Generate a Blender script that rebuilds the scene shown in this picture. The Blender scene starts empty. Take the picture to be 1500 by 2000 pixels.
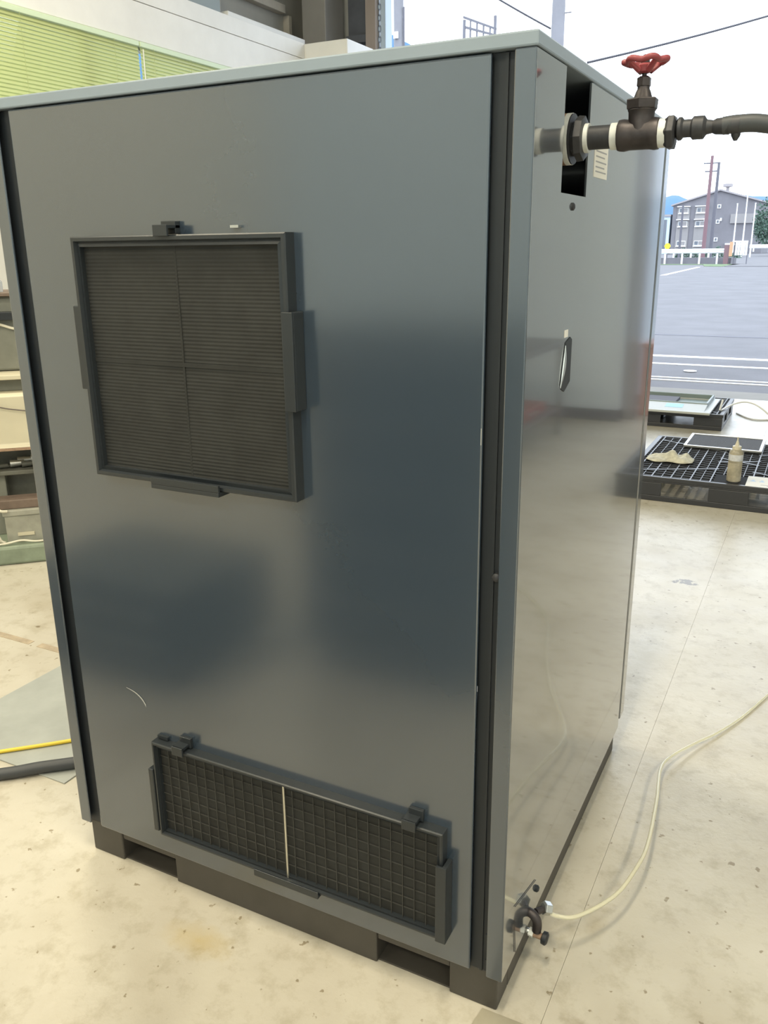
import bpy, bmesh, math, random
from mathutils import Vector, Matrix
random.seed(7)
PI = math.pi
scn = bpy.context.scene
col = scn.collection

# ------------------------------------------------------------------ camera
cam_data = bpy.data.cameras.new('camera')
cam = bpy.data.objects.new('camera', cam_data); col.objects.link(cam)
F_PX = 1647.6
cam_data.sensor_fit = 'HORIZONTAL'; cam_data.sensor_width = 36.0
cam_data.lens = 36.0 * F_PX / 1500.0
cam_data.clip_start = 0.02; cam_data.clip_end = 2000
right = Vector((0.8900164551, 0.4557981695, -0.0108967101))
down = Vector((0.1264844326, -0.2698012764, -0.9545726581))
fwd = Vector((-0.4380324165, 0.8482071091, -0.2977789484))
rot = Matrix((right, -down, -fwd)).transposed()
cam.matrix_world = Matrix.Translation((0.3673, -1.1489, 1.3386)) @ rot.to_4x4()
scn.camera = cam

# ------------------------------------------------------------------ world: bright overcast sky, and exposure
world = bpy.data.worlds.new('overcast_sky'); scn.world = world
world.use_nodes = True
bg = world.node_tree.nodes['Background']
bg.inputs[0].default_value = (0.80, 0.89, 1.0, 1)
bg.inputs[1].default_value = 3.7
scn.view_settings.view_transform = 'Standard'
scn.view_settings.look = 'None'
scn.view_settings.gamma = 1.0
scn.view_settings.use_curve_mapping = False
scn.view_settings.exposure = 0.0
LAMP_W = 92.0
LAMP_COL = (1.0, 0.885, 0.655)


# ------------------------------------------------------------------ materials
def mat(name, color, rough=0.5, metal=0.0, spec=0.5, var=0.0, vscale=8.0, bump=0.0, bscale=60.0, coat=0.0,
        coat_rough=0.05, trans=0.0, ior=1.5, alpha=1.0, rvar=0.0):
    m = bpy.data.materials.new(name); m.use_nodes = True
    nt = m.node_tree; b = nt.nodes['Principled BSDF']
    c = (color[0], color[1], color[2], 1)
    b.inputs['Base Color'].default_value = c
    b.inputs['Roughness'].default_value = rough
    b.inputs['Metallic'].default_value = metal
    b.inputs['Specular IOR Level'].default_value = spec
    b.inputs['Coat Weight'].default_value = coat
    b.inputs['Coat Roughness'].default_value = coat_rough
    b.inputs['Transmission Weight'].default_value = trans
    b.inputs['IOR'].default_value = ior
    b.inputs['Alpha'].default_value = alpha
    tc = nt.nodes.new('ShaderNodeTexCoord')
    if var > 0 or rvar > 0:
        n = nt.nodes.new('ShaderNodeTexNoise'); n.inputs['Scale'].default_value = vscale
        n.inputs['Detail'].default_value = 6; n.inputs['Roughness'].default_value = 0.62
        nt.links.new(tc.outputs['Object'], n.inputs['Vector'])
        if var > 0:
            r = nt.nodes.new('ShaderNodeMapRange')
            r.inputs['From Min'].default_value = 0.3; r.inputs['From Max'].default_value = 0.7
            r.inputs['To Min'].default_value = 1 - var; r.inputs['To Max'].default_value = 1 + var
            nt.links.new(n.outputs['Fac'], r.inputs['Value'])
            mx = nt.nodes.new('ShaderNodeVectorMath'); mx.operation = 'SCALE'
            mx.inputs[0].default_value = color[:3]
            nt.links.new(r.outputs['Result'], mx.inputs['Scale'])
            nt.links.new(mx.outputs['Vector'], b.inputs['Base Color'])
        if rvar > 0:
            r2 = nt.nodes.new('ShaderNodeMapRange')
            r2.inputs['To Min'].default_value = max(0.02, rough - rvar); r2.inputs['To Max'].default_value = rough + rvar
            nt.links.new(n.outputs['Fac'], r2.inputs['Value'])
            nt.links.new(r2.outputs['Result'], b.inputs['Roughness'])
    if bump > 0:
        n2 = nt.nodes.new('ShaderNodeTexNoise'); n2.inputs['Scale'].default_value = bscale; n2.inputs['Detail'].default_value = 4
        nt.links.new(tc.outputs['Object'], n2.inputs['Vector'])
        bp = nt.nodes.new('ShaderNodeBump'); bp.inputs['Strength'].default_value = bump; bp.inputs['Distance'].default_value = 0.01
        nt.links.new(n2.outputs['Fac'], bp.inputs['Height'])
        nt.links.new(bp.outputs['Normal'], b.inputs['Normal'])
    return m


def floor_material():
    m = bpy.data.materials.new('beige_concrete'); m.use_nodes = True
    nt = m.node_tree; b = nt.nodes['Principled BSDF']; L = nt.links.new
    g = nt.nodes.new('ShaderNodeNewGeometry')
    def noise(scale, detail, rough=0.6):
        n = nt.nodes.new('ShaderNodeTexNoise'); n.inputs['Scale'].default_value = scale
        n.inputs['Detail'].default_value = detail; n.inputs['Roughness'].default_value = rough
        L(g.outputs['Position'], n.inputs['Vector']); return n.outputs['Fac']
    def ramp(fac, stops):
        r = nt.nodes.new('ShaderNodeValToRGB'); e = r.color_ramp.elements
        e[0].position, e[0].color = stops[0][0], stops[0][1] + (1,)
        e[1].position, e[1].color = stops[-1][0], stops[-1][1] + (1,)
        for p, c in stops[1:-1]:
            x = e.new(p); x.color = c + (1,)
        L(fac, r.inputs['Fac']); return r.outputs['Color']
    def mul(a, bb, f=1.0):
        x = nt.nodes.new('ShaderNodeMix'); x.data_type = 'RGBA'; x.blend_type = 'MULTIPLY'
        x.inputs['Factor'].default_value = f
        L(a, x.inputs['A']); L(bb, x.inputs['B']); return x.outputs['Result']
    base = ramp(noise(2.2, 8), [(0.3, (0.46, 0.425, 0.355)), (0.52, (0.53, 0.50, 0.425)), (0.7, (0.58, 0.55, 0.48))])
    mott = ramp(noise(14, 8, 0.7), [(0.32, (0.80, 0.78, 0.73)), (0.5, (1, 1, 1)), (1.0, (1, 1, 1))])
    blot = ramp(noise(1.1, 3), [(0.25, (0.86, 0.83, 0.76)), (0.42, (1, 1, 1)), (1.0, (1, 1, 1))])
    speck = ramp(noise(38, 3, 0.5), [(0.29, (0.55, 0.50, 0.42)), (0.325, (1, 1, 1)), (1.0, (1, 1, 1))])
    c = mul(mul(mul(base, mott), blot), speck)
    # rust-yellow stain in front of the cabinet, dark oil spot by the pallet: marks with their own shape
    def spot(x, y, rx, ry, colr, sharp, namp):
        s = nt.nodes.new('ShaderNodeVectorMath'); s.operation = 'SUBTRACT'; s.inputs[1].default_value = (x, y, 0)
        L(g.outputs['Position'], s.inputs[0])
        d = nt.nodes.new('ShaderNodeVectorMath'); d.operation = 'DIVIDE'; d.inputs[1].default_value = (rx, ry, 1)
        L(s.outputs['Vector'], d.inputs[0])
        ln = nt.nodes.new('ShaderNodeVectorMath'); ln.operation = 'LENGTH'; L(d.outputs['Vector'], ln.inputs[0])
        ad = nt.nodes.new('ShaderNodeMath'); ad.operation = 'MULTIPLY_ADD'
        L(noise(28, 5), ad.inputs[0]); ad.inputs[1].default_value = namp; L(ln.outputs['Value'], ad.inputs[2])
        return ramp(ad.outputs['Value'], [(0.0, colr), (sharp, colr), (1.0, (1, 1, 1))])
    c = mul(c, spot(-0.61, -0.10, 0.15, 0.075, (0.95, 0.84, 0.58), 0.3, 0.7))
    c = mul(c, spot(-0.01, 2.327, 0.16, 0.10, (0.42, 0.42, 0.46), 0.93, 1.5))
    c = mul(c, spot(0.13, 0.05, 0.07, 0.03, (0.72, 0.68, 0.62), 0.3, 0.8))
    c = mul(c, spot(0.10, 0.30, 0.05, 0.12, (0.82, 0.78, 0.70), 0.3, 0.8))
    L(c, b.inputs['Base Color'])
    rr = nt.nodes.new('ShaderNodeMapRange'); rr.inputs['To Min'].default_value = 0.18; rr.inputs['To Max'].default_value = 0.48
    L(noise(5, 5), rr.inputs['Value']); L(rr.outputs['Result'], b.inputs['Roughness'])
    bp = nt.nodes.new('ShaderNodeBump'); bp.inputs['Strength'].default_value = 0.12; bp.inputs['Distance'].default_value = 0.01
    L(noise(35, 6), bp.inputs['Height']); L(bp.outputs['Normal'], b.inputs['Normal'])
    b.inputs['Specular IOR Level'].default_value = 0.5
    return m


M = {}
M['floor'] = floor_material()
M['tape'] = mat('worn_brown_tape', (0.40, 0.33, 0.24), 0.7, var=0.25, vscale=20)
M['mint'] = mat('mint_headrail', (0.66, 0.78, 0.55), 0.4)
M['seam'] = mat('joint_dark', (0.42, 0.38, 0.32), 0.9)
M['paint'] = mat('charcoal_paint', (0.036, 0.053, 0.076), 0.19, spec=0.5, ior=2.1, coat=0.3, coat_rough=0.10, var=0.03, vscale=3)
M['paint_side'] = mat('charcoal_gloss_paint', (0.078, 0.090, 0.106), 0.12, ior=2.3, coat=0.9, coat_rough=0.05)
M['recess'] = mat('black_channel', (0.013, 0.017, 0.022), 0.5)
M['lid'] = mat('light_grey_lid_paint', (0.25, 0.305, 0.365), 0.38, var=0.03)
M['base'] = mat('dark_base_paint', (0.060, 0.055, 0.048), 0.5, var=0.12, vscale=12)
M['frame'] = mat('black_filter_frame', (0.023, 0.028, 0.033), 0.3, bump=0.02, bscale=200)
M['filter'] = mat('black_filter_mesh', (0.019, 0.020, 0.019), 0.75, var=0.3, vscale=14)
M['grid'] = mat('grid_wire', (0.036, 0.037, 0.035), 0.6, var=0.25, vscale=20)
M['rod'] = mat('bright_rod', (0.62, 0.60, 0.52), 0.3, metal=0.8)
M['chrome'] = mat('chrome', (0.75, 0.76, 0.74), 0.18, metal=1.0)
M['steel'] = mat('galvanised_steel', (0.55, 0.56, 0.55), 0.35, metal=0.9, var=0.15, vscale=30)
M['iron'] = mat('dark_iron_pipe', (0.045, 0.046, 0.052), 0.48, metal=0.4, var=0.3, vscale=40)
M['bronze'] = mat('dark_bronze_valve', (0.055, 0.048, 0.050), 0.45, metal=0.5, var=0.3, vscale=50)
M['ptfe'] = mat('white_seal_tape', (0.66, 0.68, 0.66), 0.55, var=0.12, vscale=60)
M['rust'] = mat('rusty_edge', (0.33, 0.22, 0.15), 0.7, var=0.3, vscale=60)
M['red'] = mat('red_handwheel_paint', (0.27, 0.05, 0.06), 0.45, var=0.2, vscale=60)
M['hose'] = mat('black_rubber_hose', (0.05, 0.055, 0.062), 0.5)
M['cleartube'] = mat('clear_vinyl_tube', (0.90, 0.88, 0.72), 0.12, trans=0.55, ior=1.35)
M['paper'] = mat('white_paper', (0.78, 0.77, 0.73), 0.7)
M['ink'] = mat('grey_print', (0.35, 0.36, 0.38), 0.7)
M['scuff'] = mat('pale_scuff', (0.42, 0.43, 0.42), 0.5)
M['mat'] = mat('grey_sheet', (0.36, 0.38, 0.36), 0.5, var=0.12, vscale=6)
M['yellow'] = mat('yellow_cable', (0.80, 0.60, 0.06), 0.4)
M['wall'] = mat('cream_wall', (0.74, 0.71, 0.62), 0.7, var=0.05, vscale=1.5)
M['coolwall'] = mat('pale_blue_grey_wall', (0.62, 0.74, 0.87), 0.7, var=0.05, vscale=1.5)
M['fascia'] = mat('white_fascia_board', (0.84, 0.83, 0.80), 0.55, var=0.05, vscale=2.5)
M['greywall'] = mat('pale_grey_panel', (0.60, 0.68, 0.78), 0.5, var=0.05, vscale=1.2)
M['uwall'] = mat('grey_sheet_wall', (0.40, 0.39, 0.35), 0.7, var=0.1, vscale=2)
M['column'] = mat('grey_brown_steel', (0.30, 0.285, 0.26), 0.6, var=0.08, vscale=3)
M['darksteel'] = mat('dark_blue_grey_steel', (0.13, 0.14, 0.16), 0.6, var=0.15, vscale=4)
M['girt'] = mat('beige_steel', (0.50, 0.46, 0.39), 0.6, var=0.12, vscale=5)
M['brownjamb'] = mat('brown_jamb', (0.36, 0.30, 0.26), 0.6)
M['bluejamb'] = mat('pale_blue_jamb', (0.55, 0.66, 0.78), 0.5)
M['ceiling'] = mat('ceiling_sheet', (0.60, 0.67, 0.75), 0.8)
M['asphalt'] = mat('pale_asphalt', (0.135, 0.133, 0.144), 0.85, var=0.14, vscale=0.9, bump=0.2, bscale=60)
M['apron'] = mat('concrete_apron', (0.22, 0.21, 0.19), 0.8, var=0.1, vscale=3)
M['whitepaint'] = mat('white_paint', (0.80, 0.81, 0.82), 0.5)
M['drain'] = mat('dark_drain', (0.12, 0.12, 0.14), 0.8)
M['plastic'] = mat('black_pallet_plastic', (0.030, 0.032, 0.038), 0.38, spec=0.6)
M['plasticmatte'] = mat('matte_black_plastic', (0.022, 0.023, 0.026), 0.85, spec=0.15)
M['platesteel'] = mat('worn_floor_plate', (0.30, 0.275, 0.21), 0.55, var=0.15, vscale=10)
M['traygreen'] = mat('grey_green_tray', (0.21, 0.26, 0.25), 0.4)
M['traygrey'] = mat('light_grey_rim', (0.46, 0.48, 0.46), 0.4)
M['bluelabel'] = mat('light_blue_label', (0.35, 0.62, 0.80), 0.5)
M['rag'] = mat('dirty_cream_rag', (0.52, 0.50, 0.40), 0.9, var=0.3, vscale=30)
M['bottle'] = mat('stained_translucent_bottle', (0.44, 0.40, 0.30), 0.3, trans=0.25, var=0.35, vscale=25)
M['bottlecap'] = mat('yellowed_nozzle', (0.58, 0.54, 0.42), 0.4)
M['bluetint'] = mat('pale_blue_print', (0.45, 0.58, 0.75), 0.6)
M['pinktint'] = mat('pale_pink_print', (0.80, 0.50, 0.50), 0.6)
M['machgrey'] = mat('old_machine_grey', (0.20, 0.205, 0.175), 0.5, var=0.18, vscale=6)
M['machdark'] = mat('oily_machine_grey', (0.11, 0.112, 0.095), 0.45, var=0.3, vscale=10)
M['machgreen'] = mat('machine_green', (0.24, 0.29, 0.22), 0.55, var=0.25, vscale=7)
M['cream'] = mat('cream_guard', (0.62, 0.575, 0.44), 0.45, var=0.06, vscale=5)
M['brown'] = mat('brown_block', (0.17, 0.125, 0.10), 0.6, var=0.2, vscale=12)
M['boxgrey'] = mat('grey_switch_box', (0.34, 0.34, 0.29), 0.5, var=0.15, vscale=15)
M['whitecable'] = mat('white_cable', (0.76, 0.72, 0.60), 0.45)
M['darkcable'] = mat('dark_cable', (0.12, 0.10, 0.09), 0.5)
M['jar'] = mat('clear_jar', (0.80, 0.84, 0.86), 0.1, trans=0.6, ior=1.3)
M['concrete'] = mat('concrete_pole', (0.24, 0.24, 0.26), 0.8, var=0.08, vscale=2)
M['signgrey'] = mat('pale_grey_steel', (0.15, 0.15, 0.175), 0.6)
M['rustpole'] = mat('rust_red_pole', (0.20, 0.12, 0.135), 0.7)
M['darkpole'] = mat('dark_grey_pole', (0.13, 0.13, 0.155), 0.7)
M['bldg'] = mat('grey_mortar_building', (0.19, 0.186, 0.204), 0.85, var=0.1, vscale=0.4)
M['bldg2'] = mat('pale_block_wall', (0.28, 0.27, 0.27), 0.85, var=0.08, vscale=0.4)
M['glassdark'] = mat('window_glass', (0.12, 0.14, 0.17), 0.1)
M['roofedge'] = mat('roof_edge', (0.33, 0.31, 0.32), 0.7)
M['hill'] = mat('haze_blue_hill', (0.08, 0.165, 0.27), 0.95, var=0.15, vscale=0.03)  # blue stands in for distance haze over the forest
M['leaf'] = mat('tree_leaves', (0.09, 0.15, 0.115), 0.8, var=0.3, vscale=0.5)
M['grass'] = mat('grass', (0.12, 0.18, 0.085), 0.9, var=0.3, vscale=1.0)
M['bark'] = mat('bark', (0.10, 0.08, 0.06), 0.9)
M['orange'] = mat('orange_plastic', (0.50, 0.26, 0.21), 0.45)
M['toolgrey'] = mat('dark_tool_cabinet', (0.055, 0.065, 0.066), 0.45)
M['redtool'] = mat('red_tool_box', (0.36, 0.10, 0.08), 0.45)
M['bench'] = mat('grey_bench_steel', (0.20, 0.20, 0.21), 0.5)
M['chain'] = mat('steel_chain', (0.22, 0.25, 0.30), 0.4, metal=0.7)
M['windowframe'] = mat('aluminium_frame', (0.6, 0.62, 0.6), 0.4, metal=0.5)
M['wire'] = mat('black_wire', (0.05, 0.05, 0.06), 0.7)
M['white_plastic'] = mat('white_plastic', (0.82, 0.82, 0.78), 0.4)
M['lamp_housing'] = mat('lamp_housing', (0.8, 0.8, 0.78), 0.5)
M['bluegrey'] = mat('blue_grey_box', (0.30, 0.35, 0.36), 0.6)
M['yellowsign'] = mat('yellow_sign', (0.85, 0.62, 0.03), 0.5)


def blind_material():
    m = bpy.data.materials.new('yellow_green_blind'); m.use_nodes = True
    nt = m.node_tree
    for n in list(nt.nodes): nt.nodes.remove(n)
    o = nt.nodes.new('ShaderNodeOutputMaterial')
    d = nt.nodes.new('ShaderNodeBsdfDiffuse'); d.inputs[0].default_value = (0.54, 0.585, 0.26, 1)
    t = nt.nodes.new('ShaderNodeBsdfTranslucent'); t.inputs[0].default_value = (0.66, 0.71, 0.31, 1)
    gl = nt.nodes.new('ShaderNodeBsdfGlossy'); gl.inputs[0].default_value = (1, 1, 1, 1); gl.inputs[1].default_value = 0.3
    mx = nt.nodes.new('ShaderNodeMixShader'); mx.inputs[0].default_value = 0.27
    m2 = nt.nodes.new('ShaderNodeMixShader'); m2.inputs[0].default_value = 0.04
    nt.links.new(d.outputs[0], mx.inputs[1]); nt.links.new(t.outputs[0], mx.inputs[2])
    nt.links.new(mx.outputs[0], m2.inputs[1]); nt.links.new(gl.outputs[0], m2.inputs[2])
    nt.links.new(m2.outputs[0], o.inputs[0])
    return m


def glass_material():
    m = bpy.data.materials.new('clear_glass'); m.use_nodes = True
    b = m.node_tree.nodes['Principled BSDF']
    b.inputs['Base Color'].default_value = (0.95, 0.98, 0.97, 1); b.inputs['Roughness'].default_value = 0.0
    b.inputs['Transmission Weight'].default_value = 1.0; b.inputs['IOR'].default_value = 1.02
    return m


def lamp_material():
    m = bpy.data.materials.new('lamp_glow'); m.use_nodes = True
    nt = m.node_tree
    for n in list(nt.nodes): nt.nodes.remove(n)
    o = nt.nodes.new('ShaderNodeOutputMaterial'); e = nt.nodes.new('ShaderNodeEmission')
    e.inputs[0].default_value = LAMP_COL + (1,); e.inputs[1].default_value = 3.0
    nt.links.new(e.outputs[0], o.inputs[0]); return m


M['blind'] = blind_material(); M['glass'] = glass_material(); M['lampglow'] = lamp_material()

# ------------------------------------------------------------------ mesh helpers
ORG = {}


class MB:
    def __init__(self): self.v = []; self.f = []; self.smooth = []
    def face(self, idx, s=False): self.f.append(idx); self.smooth.append(s)
    def box(self, x0, x1, y0, y1, z0, z1, m=None):
        b = len(self.v)
        for z in (z0, z1):
            for x, y in ((x0, y0), (x1, y0), (x1, y1), (x0, y1)):
                p = Vector((x, y, z)); self.v.append(m @ p if m else p)
        for q in ((0, 3, 2, 1), (4, 5, 6, 7), (0, 1, 5, 4), (1, 2, 6, 5), (2, 3, 7, 6), (3, 0, 4, 7)):
            self.face([b + i for i in q])
        return self
    def prism(self, poly, axis, a, b_):
        # poly: list of 2D points; extruded along axis between a and b_
        n = len(poly); base = len(self.v)
        for t in (a, b_):
            for (p, q) in poly:
                self.v.append(Vector((t, p, q)) if axis == 0 else Vector((p, t, q)) if axis == 1 else Vector((p, q, t)))
        self.face([base + i for i in range(n)][::-1]); self.face([base + n + i for i in range(n)])
        for i in range(n):
            j = (i + 1) % n; self.face([base + i, base + j, base + n + j, base + n + i])
        return self
    def tube(self, pts, r, n=10, cap=True, closed=False):
        pts = [Vector(p) for p in pts]; k = len(pts)
        rs = r if isinstance(r, (list, tuple)) else [r] * k
        base = len(self.v); up = None
        for i, p in enumerate(pts):
            if closed: t = pts[(i + 1) % k] - pts[i - 1]
            else: t = (pts[min(i + 1, k - 1)] - pts[max(i - 1, 0)])
            t.normalize()
            if up is None:
                up = Vector((0, 0, 1)) if abs(t.z) < 0.9 else Vector((1, 0, 0))
            a = t.cross(up)
            if a.length < 1e-5: a = t.cross(Vector((0.3, 1, 0.2)))
            a.normalize(); up = a.cross(t).normalized()
            for j in range(n):
                an = 2 * PI * j / n
                self.v.append(p + (a * math.cos(an) + up * math.sin(an)) * rs[i])
        segs = k if closed else k - 1
        for i in range(segs):
            i2 = (i + 1) % k
            for j in range(n):
                j2 = (j + 1) % n
                self.face([base + i * n + j, base + i * n + j2, base + i2 * n + j2, base + i2 * n + j], True)
        if cap and not closed:
            self.face([base + j for j in range(n)][::-1]); self.face([base + (k - 1) * n + j for j in range(n)])
        return self
    def cyl(self, p0, p1, r0, r1=None, n=16):
        return self.tube([p0, p1], [r0, r0 if r1 is None else r1], n)
    def lathe(self, c, axis, prof, n=20):
        # prof: list of (distance along axis, radius); hard steps made by repeating distances
        c = Vector(c); ax = Vector(axis).normalized()
        a = ax.cross(Vector((0, 0, 1)) if abs(ax.z) < 0.9 else Vector((1, 0, 0))).normalized(); b = ax.cross(a)
        base = len(self.v)
        for d, r in prof:
            for j in range(n):
                an = 2 * PI * j / n
                self.v.append(c + ax * d + (a * math.cos(an) + b * math.sin(an)) * max(r, 1e-5))
        for i in range(len(prof) - 1):
            for j in range(n):
                j2 = (j + 1) % n
                self.face([base + i * n + j, base + i * n + j2, base + (i + 1) * n + j2, base + (i + 1) * n + j], n > 8)
        self.face([base + j for j in range(n)][::-1]); k = len(prof) - 1
        self.face([base + k * n + j for j in range(n)])
        return self
    def build(self, name, material, parent=None, local=False, bevel=0.0, org=None, bseg=2):
        o0 = Vector((0, 0, 0))
        if parent is not None and not local: o0 = ORG.get(parent, Vector((0, 0, 0)))
        if parent is None and org is not None: o0 = Vector(org)
        me = bpy.data.meshes.new(name)
        me.from_pydata([tuple(v - o0) for v in self.v], [], self.f)
        me.polygons.foreach_set('use_smooth', self.smooth); me.update()
        bm = bmesh.new(); bm.from_mesh(me); bmesh.ops.recalc_face_normals(bm, faces=bm.faces); bm.to_mesh(me); bm.free()
        if any(self.smooth):
            try: me.set_sharp_from_angle(angle=math.radians(40))
            except Exception: pass
        me.materials.append(material if not isinstance(material, str) else M[material])
        o = bpy.data.objects.new(name, me); col.objects.link(o)
        if parent is not None:
            o.parent = parent; ORG[o] = ORG.get(parent, Vector((0, 0, 0)))
        else:
            o.location = o0; ORG[o] = o0
        if bevel > 0:
            bv = o.modifiers.new('bevel', 'BEVEL'); bv.width = bevel; bv.segments = bseg; bv.limit_method = 'ANGLE'
            bv.angle_limit = math.radians(40)
            bv.harden_normals = False
        return o


def B(*a): return MB().box(*a)


def thing(name, label, cat, loc, rotz=0.0, group=None):
    o = bpy.data.objects.new(name, None); col.objects.link(o)
    o.location = loc; o.rotation_euler = (0, 0, rotz); o.empty_display_size = 0.1
    o['label'] = label; o['category'] = cat
    if group: o['group'] = group
    ORG[o] = Vector(loc); return o


def tag(o, label, cat, group=None, kind=None):
    o['label'] = label
    if cat: o['category'] = cat
    if group: o['group'] = group
    if kind: o['kind'] = kind
    return o


def struct(o, label=None):
    o['kind'] = 'structure'
    if label: o['label'] = label
    return o


def share(src, name, loc, parent, rot=None):
    o = bpy.data.objects.new(name, src.data); col.objects.link(o); o.parent = parent
    o.location = loc
    if rot is not None: o.rotation_euler = rot
    for md in src.modifiers:
        if md.type == 'BEVEL':
            bv = o.modifiers.new('bevel', 'BEVEL'); bv.width = md.width; bv.segments = md.segments; bv.limit_method = 'ANGLE'
    return o


def smooth_path(pts, n=8):
    P = [Vector(p) for p in pts]; out = []
    for i in range(len(P) - 1):
        p0 = P[max(i - 1, 0)]; p1 = P[i]; p2 = P[i + 1]; p3 = P[min(i + 2, len(P) - 1)]
        for k in range(n):
            t = k / n
            out.append(0.5 * ((2 * p1) + (p2 - p0) * t + (2 * p0 - 5 * p1 + 4 * p2 - p3) * t * t + (-p0 + 3 * p1 - 3 * p2 + p3) * t ** 3))
    out.append(P[-1]); return out


# ------------------------------------------------------------------ the setting: floor, walls, yard
YB = 7.1            # threshold of the open doorway
fl = struct(B(-4.9, 5.2, -5.6, YB, -0.20, -0.012).build('floor', 'seam'), 'beige concrete workshop floor')
def slab(x0, x1, y0, y1): return B(x0, x1, y0, y1, -0.15, 0.0).build('slab', 'floor', fl)
slab(-4.9, 0.0688, -5.6, YB); slab(0.0694, 5.2, -5.6, YB)
for (xa, xb) in ((-2.6, -2.03), (-1.99, -1.6)):
    B(xa, xb, 0.705, 0.733, -0.001, 0.0012).build('tape_strip', M['tape'], fl)
yard = struct(B(-320, 260, YB + 0.002, 420, -0.35, -0.012).build('asphalt_yard', 'asphalt'), 'pale asphalt yard beyond the open doorway')
B(-320, -4.9, -40, YB, -0.35, -0.012).build('side_ground', 'asphalt', yard)
B(-4.4, 1.6, YB + 0.003, 7.55, -0.2, -0.004).build('concrete_apron', 'apron', yard)
for (y, w) in ((8.07, 0.055), (8.26, 0.055), (9.36, 0.10), (10.1, 0.16)):
    B(-60, 25, y, y + w, -0.05, -0.004).build('painted_line', 'whitepaint', yard)
B(-60, 25, 12.95, 13.12, -0.05, -0.008).build('drain_cover', 'drain', yard)
MB().prism([(-6.95, 42.0), (-6.72, 42.0), (-7.3, 58.5), (-7.52, 58.5)], 2, -0.05, -0.004).build('painted_line', 'whitepaint', yard)
MB().prism([(-7.4, 61), (-6.2, 60), (-5.6, 66.5), (-12.5, 67.5), (-12.5, 65.6), (-8, 65.4)], 2, -0.05, 0.02).build('grass_verge', 'grass', yard)
MB().lathe((-0.92, 8.85, -0.006), (0, 0, 1), [(0, 0.07), (0.006, 0.07)], 20).build('survey_marker', 'whitepaint', yard)

# left wall with a window band, fascia boards above, recessed upper wall with girts
XW = -4.2
WY0, WY1, WZ0, WZ1 = 1.9, 5.10, 1.95, 2.745
wl = MB()
wl.box(XW - 0.12, XW, -5.6, 6.62, 0, WZ0); wl.box(XW - 0.12, XW, -5.6, WY0, WZ0, 3.09)
wl.box(XW - 0.12, XW, WY1, 6.62, WZ0, 3.09); wl.box(XW - 0.12, XW, WY0, WY1, WZ1, 3.09)
wlo = struct(wl.build('wall_left', 'wall'), 'cream workshop wall with a band of windows')
B(-5.0, -4.88, -5.6, 7.3, 3.09, 4.9).build('upper_sheet', 'uwall', wlo)
B(-4.9, XW, -5.6, 7.3, 3.085, 3.115).build('ledge', 'fascia', wlo)
for z in (3.58, 4.3):
    B(-4.88, -4.80, -5.6, 6.85, z, z + 0.075).build('girt', 'girt', wlo, bevel=0.004)
for y in (2.2, 4.6, 6.92, 5.75):
    B(-4.88, -4.81, y, y + 0.055, 3.115, 3.58).build('upright', 'girt', wlo, bevel=0.003)
tr = struct(B(XW, XW + 0.02, -5.6, 6.175, 2.752, 2.999).build('trim_1', 'fascia', bevel=0.003), 'white fascia board above the window blinds')
B(XW, XW + 0.022, -5.6, 6.175, 3.003, 3.128).build('board', 'fascia', tr, bevel=0.003)
pil = struct(B(XW + 0.002, -3.73, 6.178, 6.68, 0.0, 3.125).build('trim_2', 'fascia', bevel=0.006), 'white boxed-in pillar beside the doorway')
for (x, z) in ((-4.12, 2.99), (-3.82, 2.99)):
    MB().lathe((x, 6.179, z), (0, -1, 0), [(0, 0.008), (0.004, 0.008), (0.006, 0.004)], 10).build('screw', 'rust', pil)
win = struct(MB().box(XW - 0.10, XW - 0.03, WY0, WY1, WZ0, WZ0 + 0.04).box(XW - 0.10, XW - 0.03, WY0, WY1, WZ1 - 0.04, WZ1)
             .box(XW - 0.10, XW - 0.03, WY0, WY0 + 0.04, WZ0, WZ1).box(XW - 0.10, XW - 0.03, WY1 - 0.04, WY1, WZ0, WZ1)
             .box(XW - 0.10, XW - 0.03, 3.46, 3.51, WZ0, WZ1).build('window_1', 'windowframe'), 'long workshop window behind the blinds')
B(XW - 0.068, XW - 0.064, WY0 + 0.04, 3.46, WZ0 + 0.04, WZ1 - 0.04).build('pane', 'glass', win)
B(XW - 0.068, XW - 0.064, 3.51, WY1 - 0.04, WZ0 + 0.04, WZ1 - 0.04).build('pane', 'glass', win)

# back wall around the big doorway: steel column, dark panel, jambs, lintel, right partition
wb = struct(B(-4.34, -3.99, 7.30, 7.38, 0, 4.9).build('wall_back', 'darksteel'), 'dark steel wall panel beside the open doorway')
B(-4.34, -4.0, 7.24, 7.30, 3.33, 3.40).build('brace', 'darksteel', wb)
B(-4.9, -4.34, 7.30, 7.38, 0, 4.9).build('panel', 'uwall', wb)
B(-5.0, 1.02, 7.0, 7.38, 4.55, 4.9).build('lintel', 'column', wb)
cm = struct(B(-4.63, -4.362, 6.88, 7.24, 3.118, 4.9).build('trim_3', 'column', bevel=0.008), 'grey steel column above the white ledge')
dj = struct(B(-3.995, -3.885, 7.02, 7.36, 0, 4.55).build('trim_4', 'brownjamb', bevel=0.004), 'brown steel jamb of the doorway')
B(-3.882, -3.805, 7.08, 7.22, 0, 4.55).build('guide_rail', 'bluejamb', dj, bevel=0.004)
wr = struct(B(1.02, 5.2, 5.62, 7.3, 0.09, 4.9).build('wall_right_return', 'greywall'), 'pale grey panelled partition right of the doorway')
B(1.015, 5.2, 5.60, 7.3, 0, 0.09).build('skirting', 'drain', wr)
B(0.93, 1.02, 5.74, 5.92, 0, 4.9).build('corner_post', 'concrete', wr, bevel=0.006)
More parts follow.
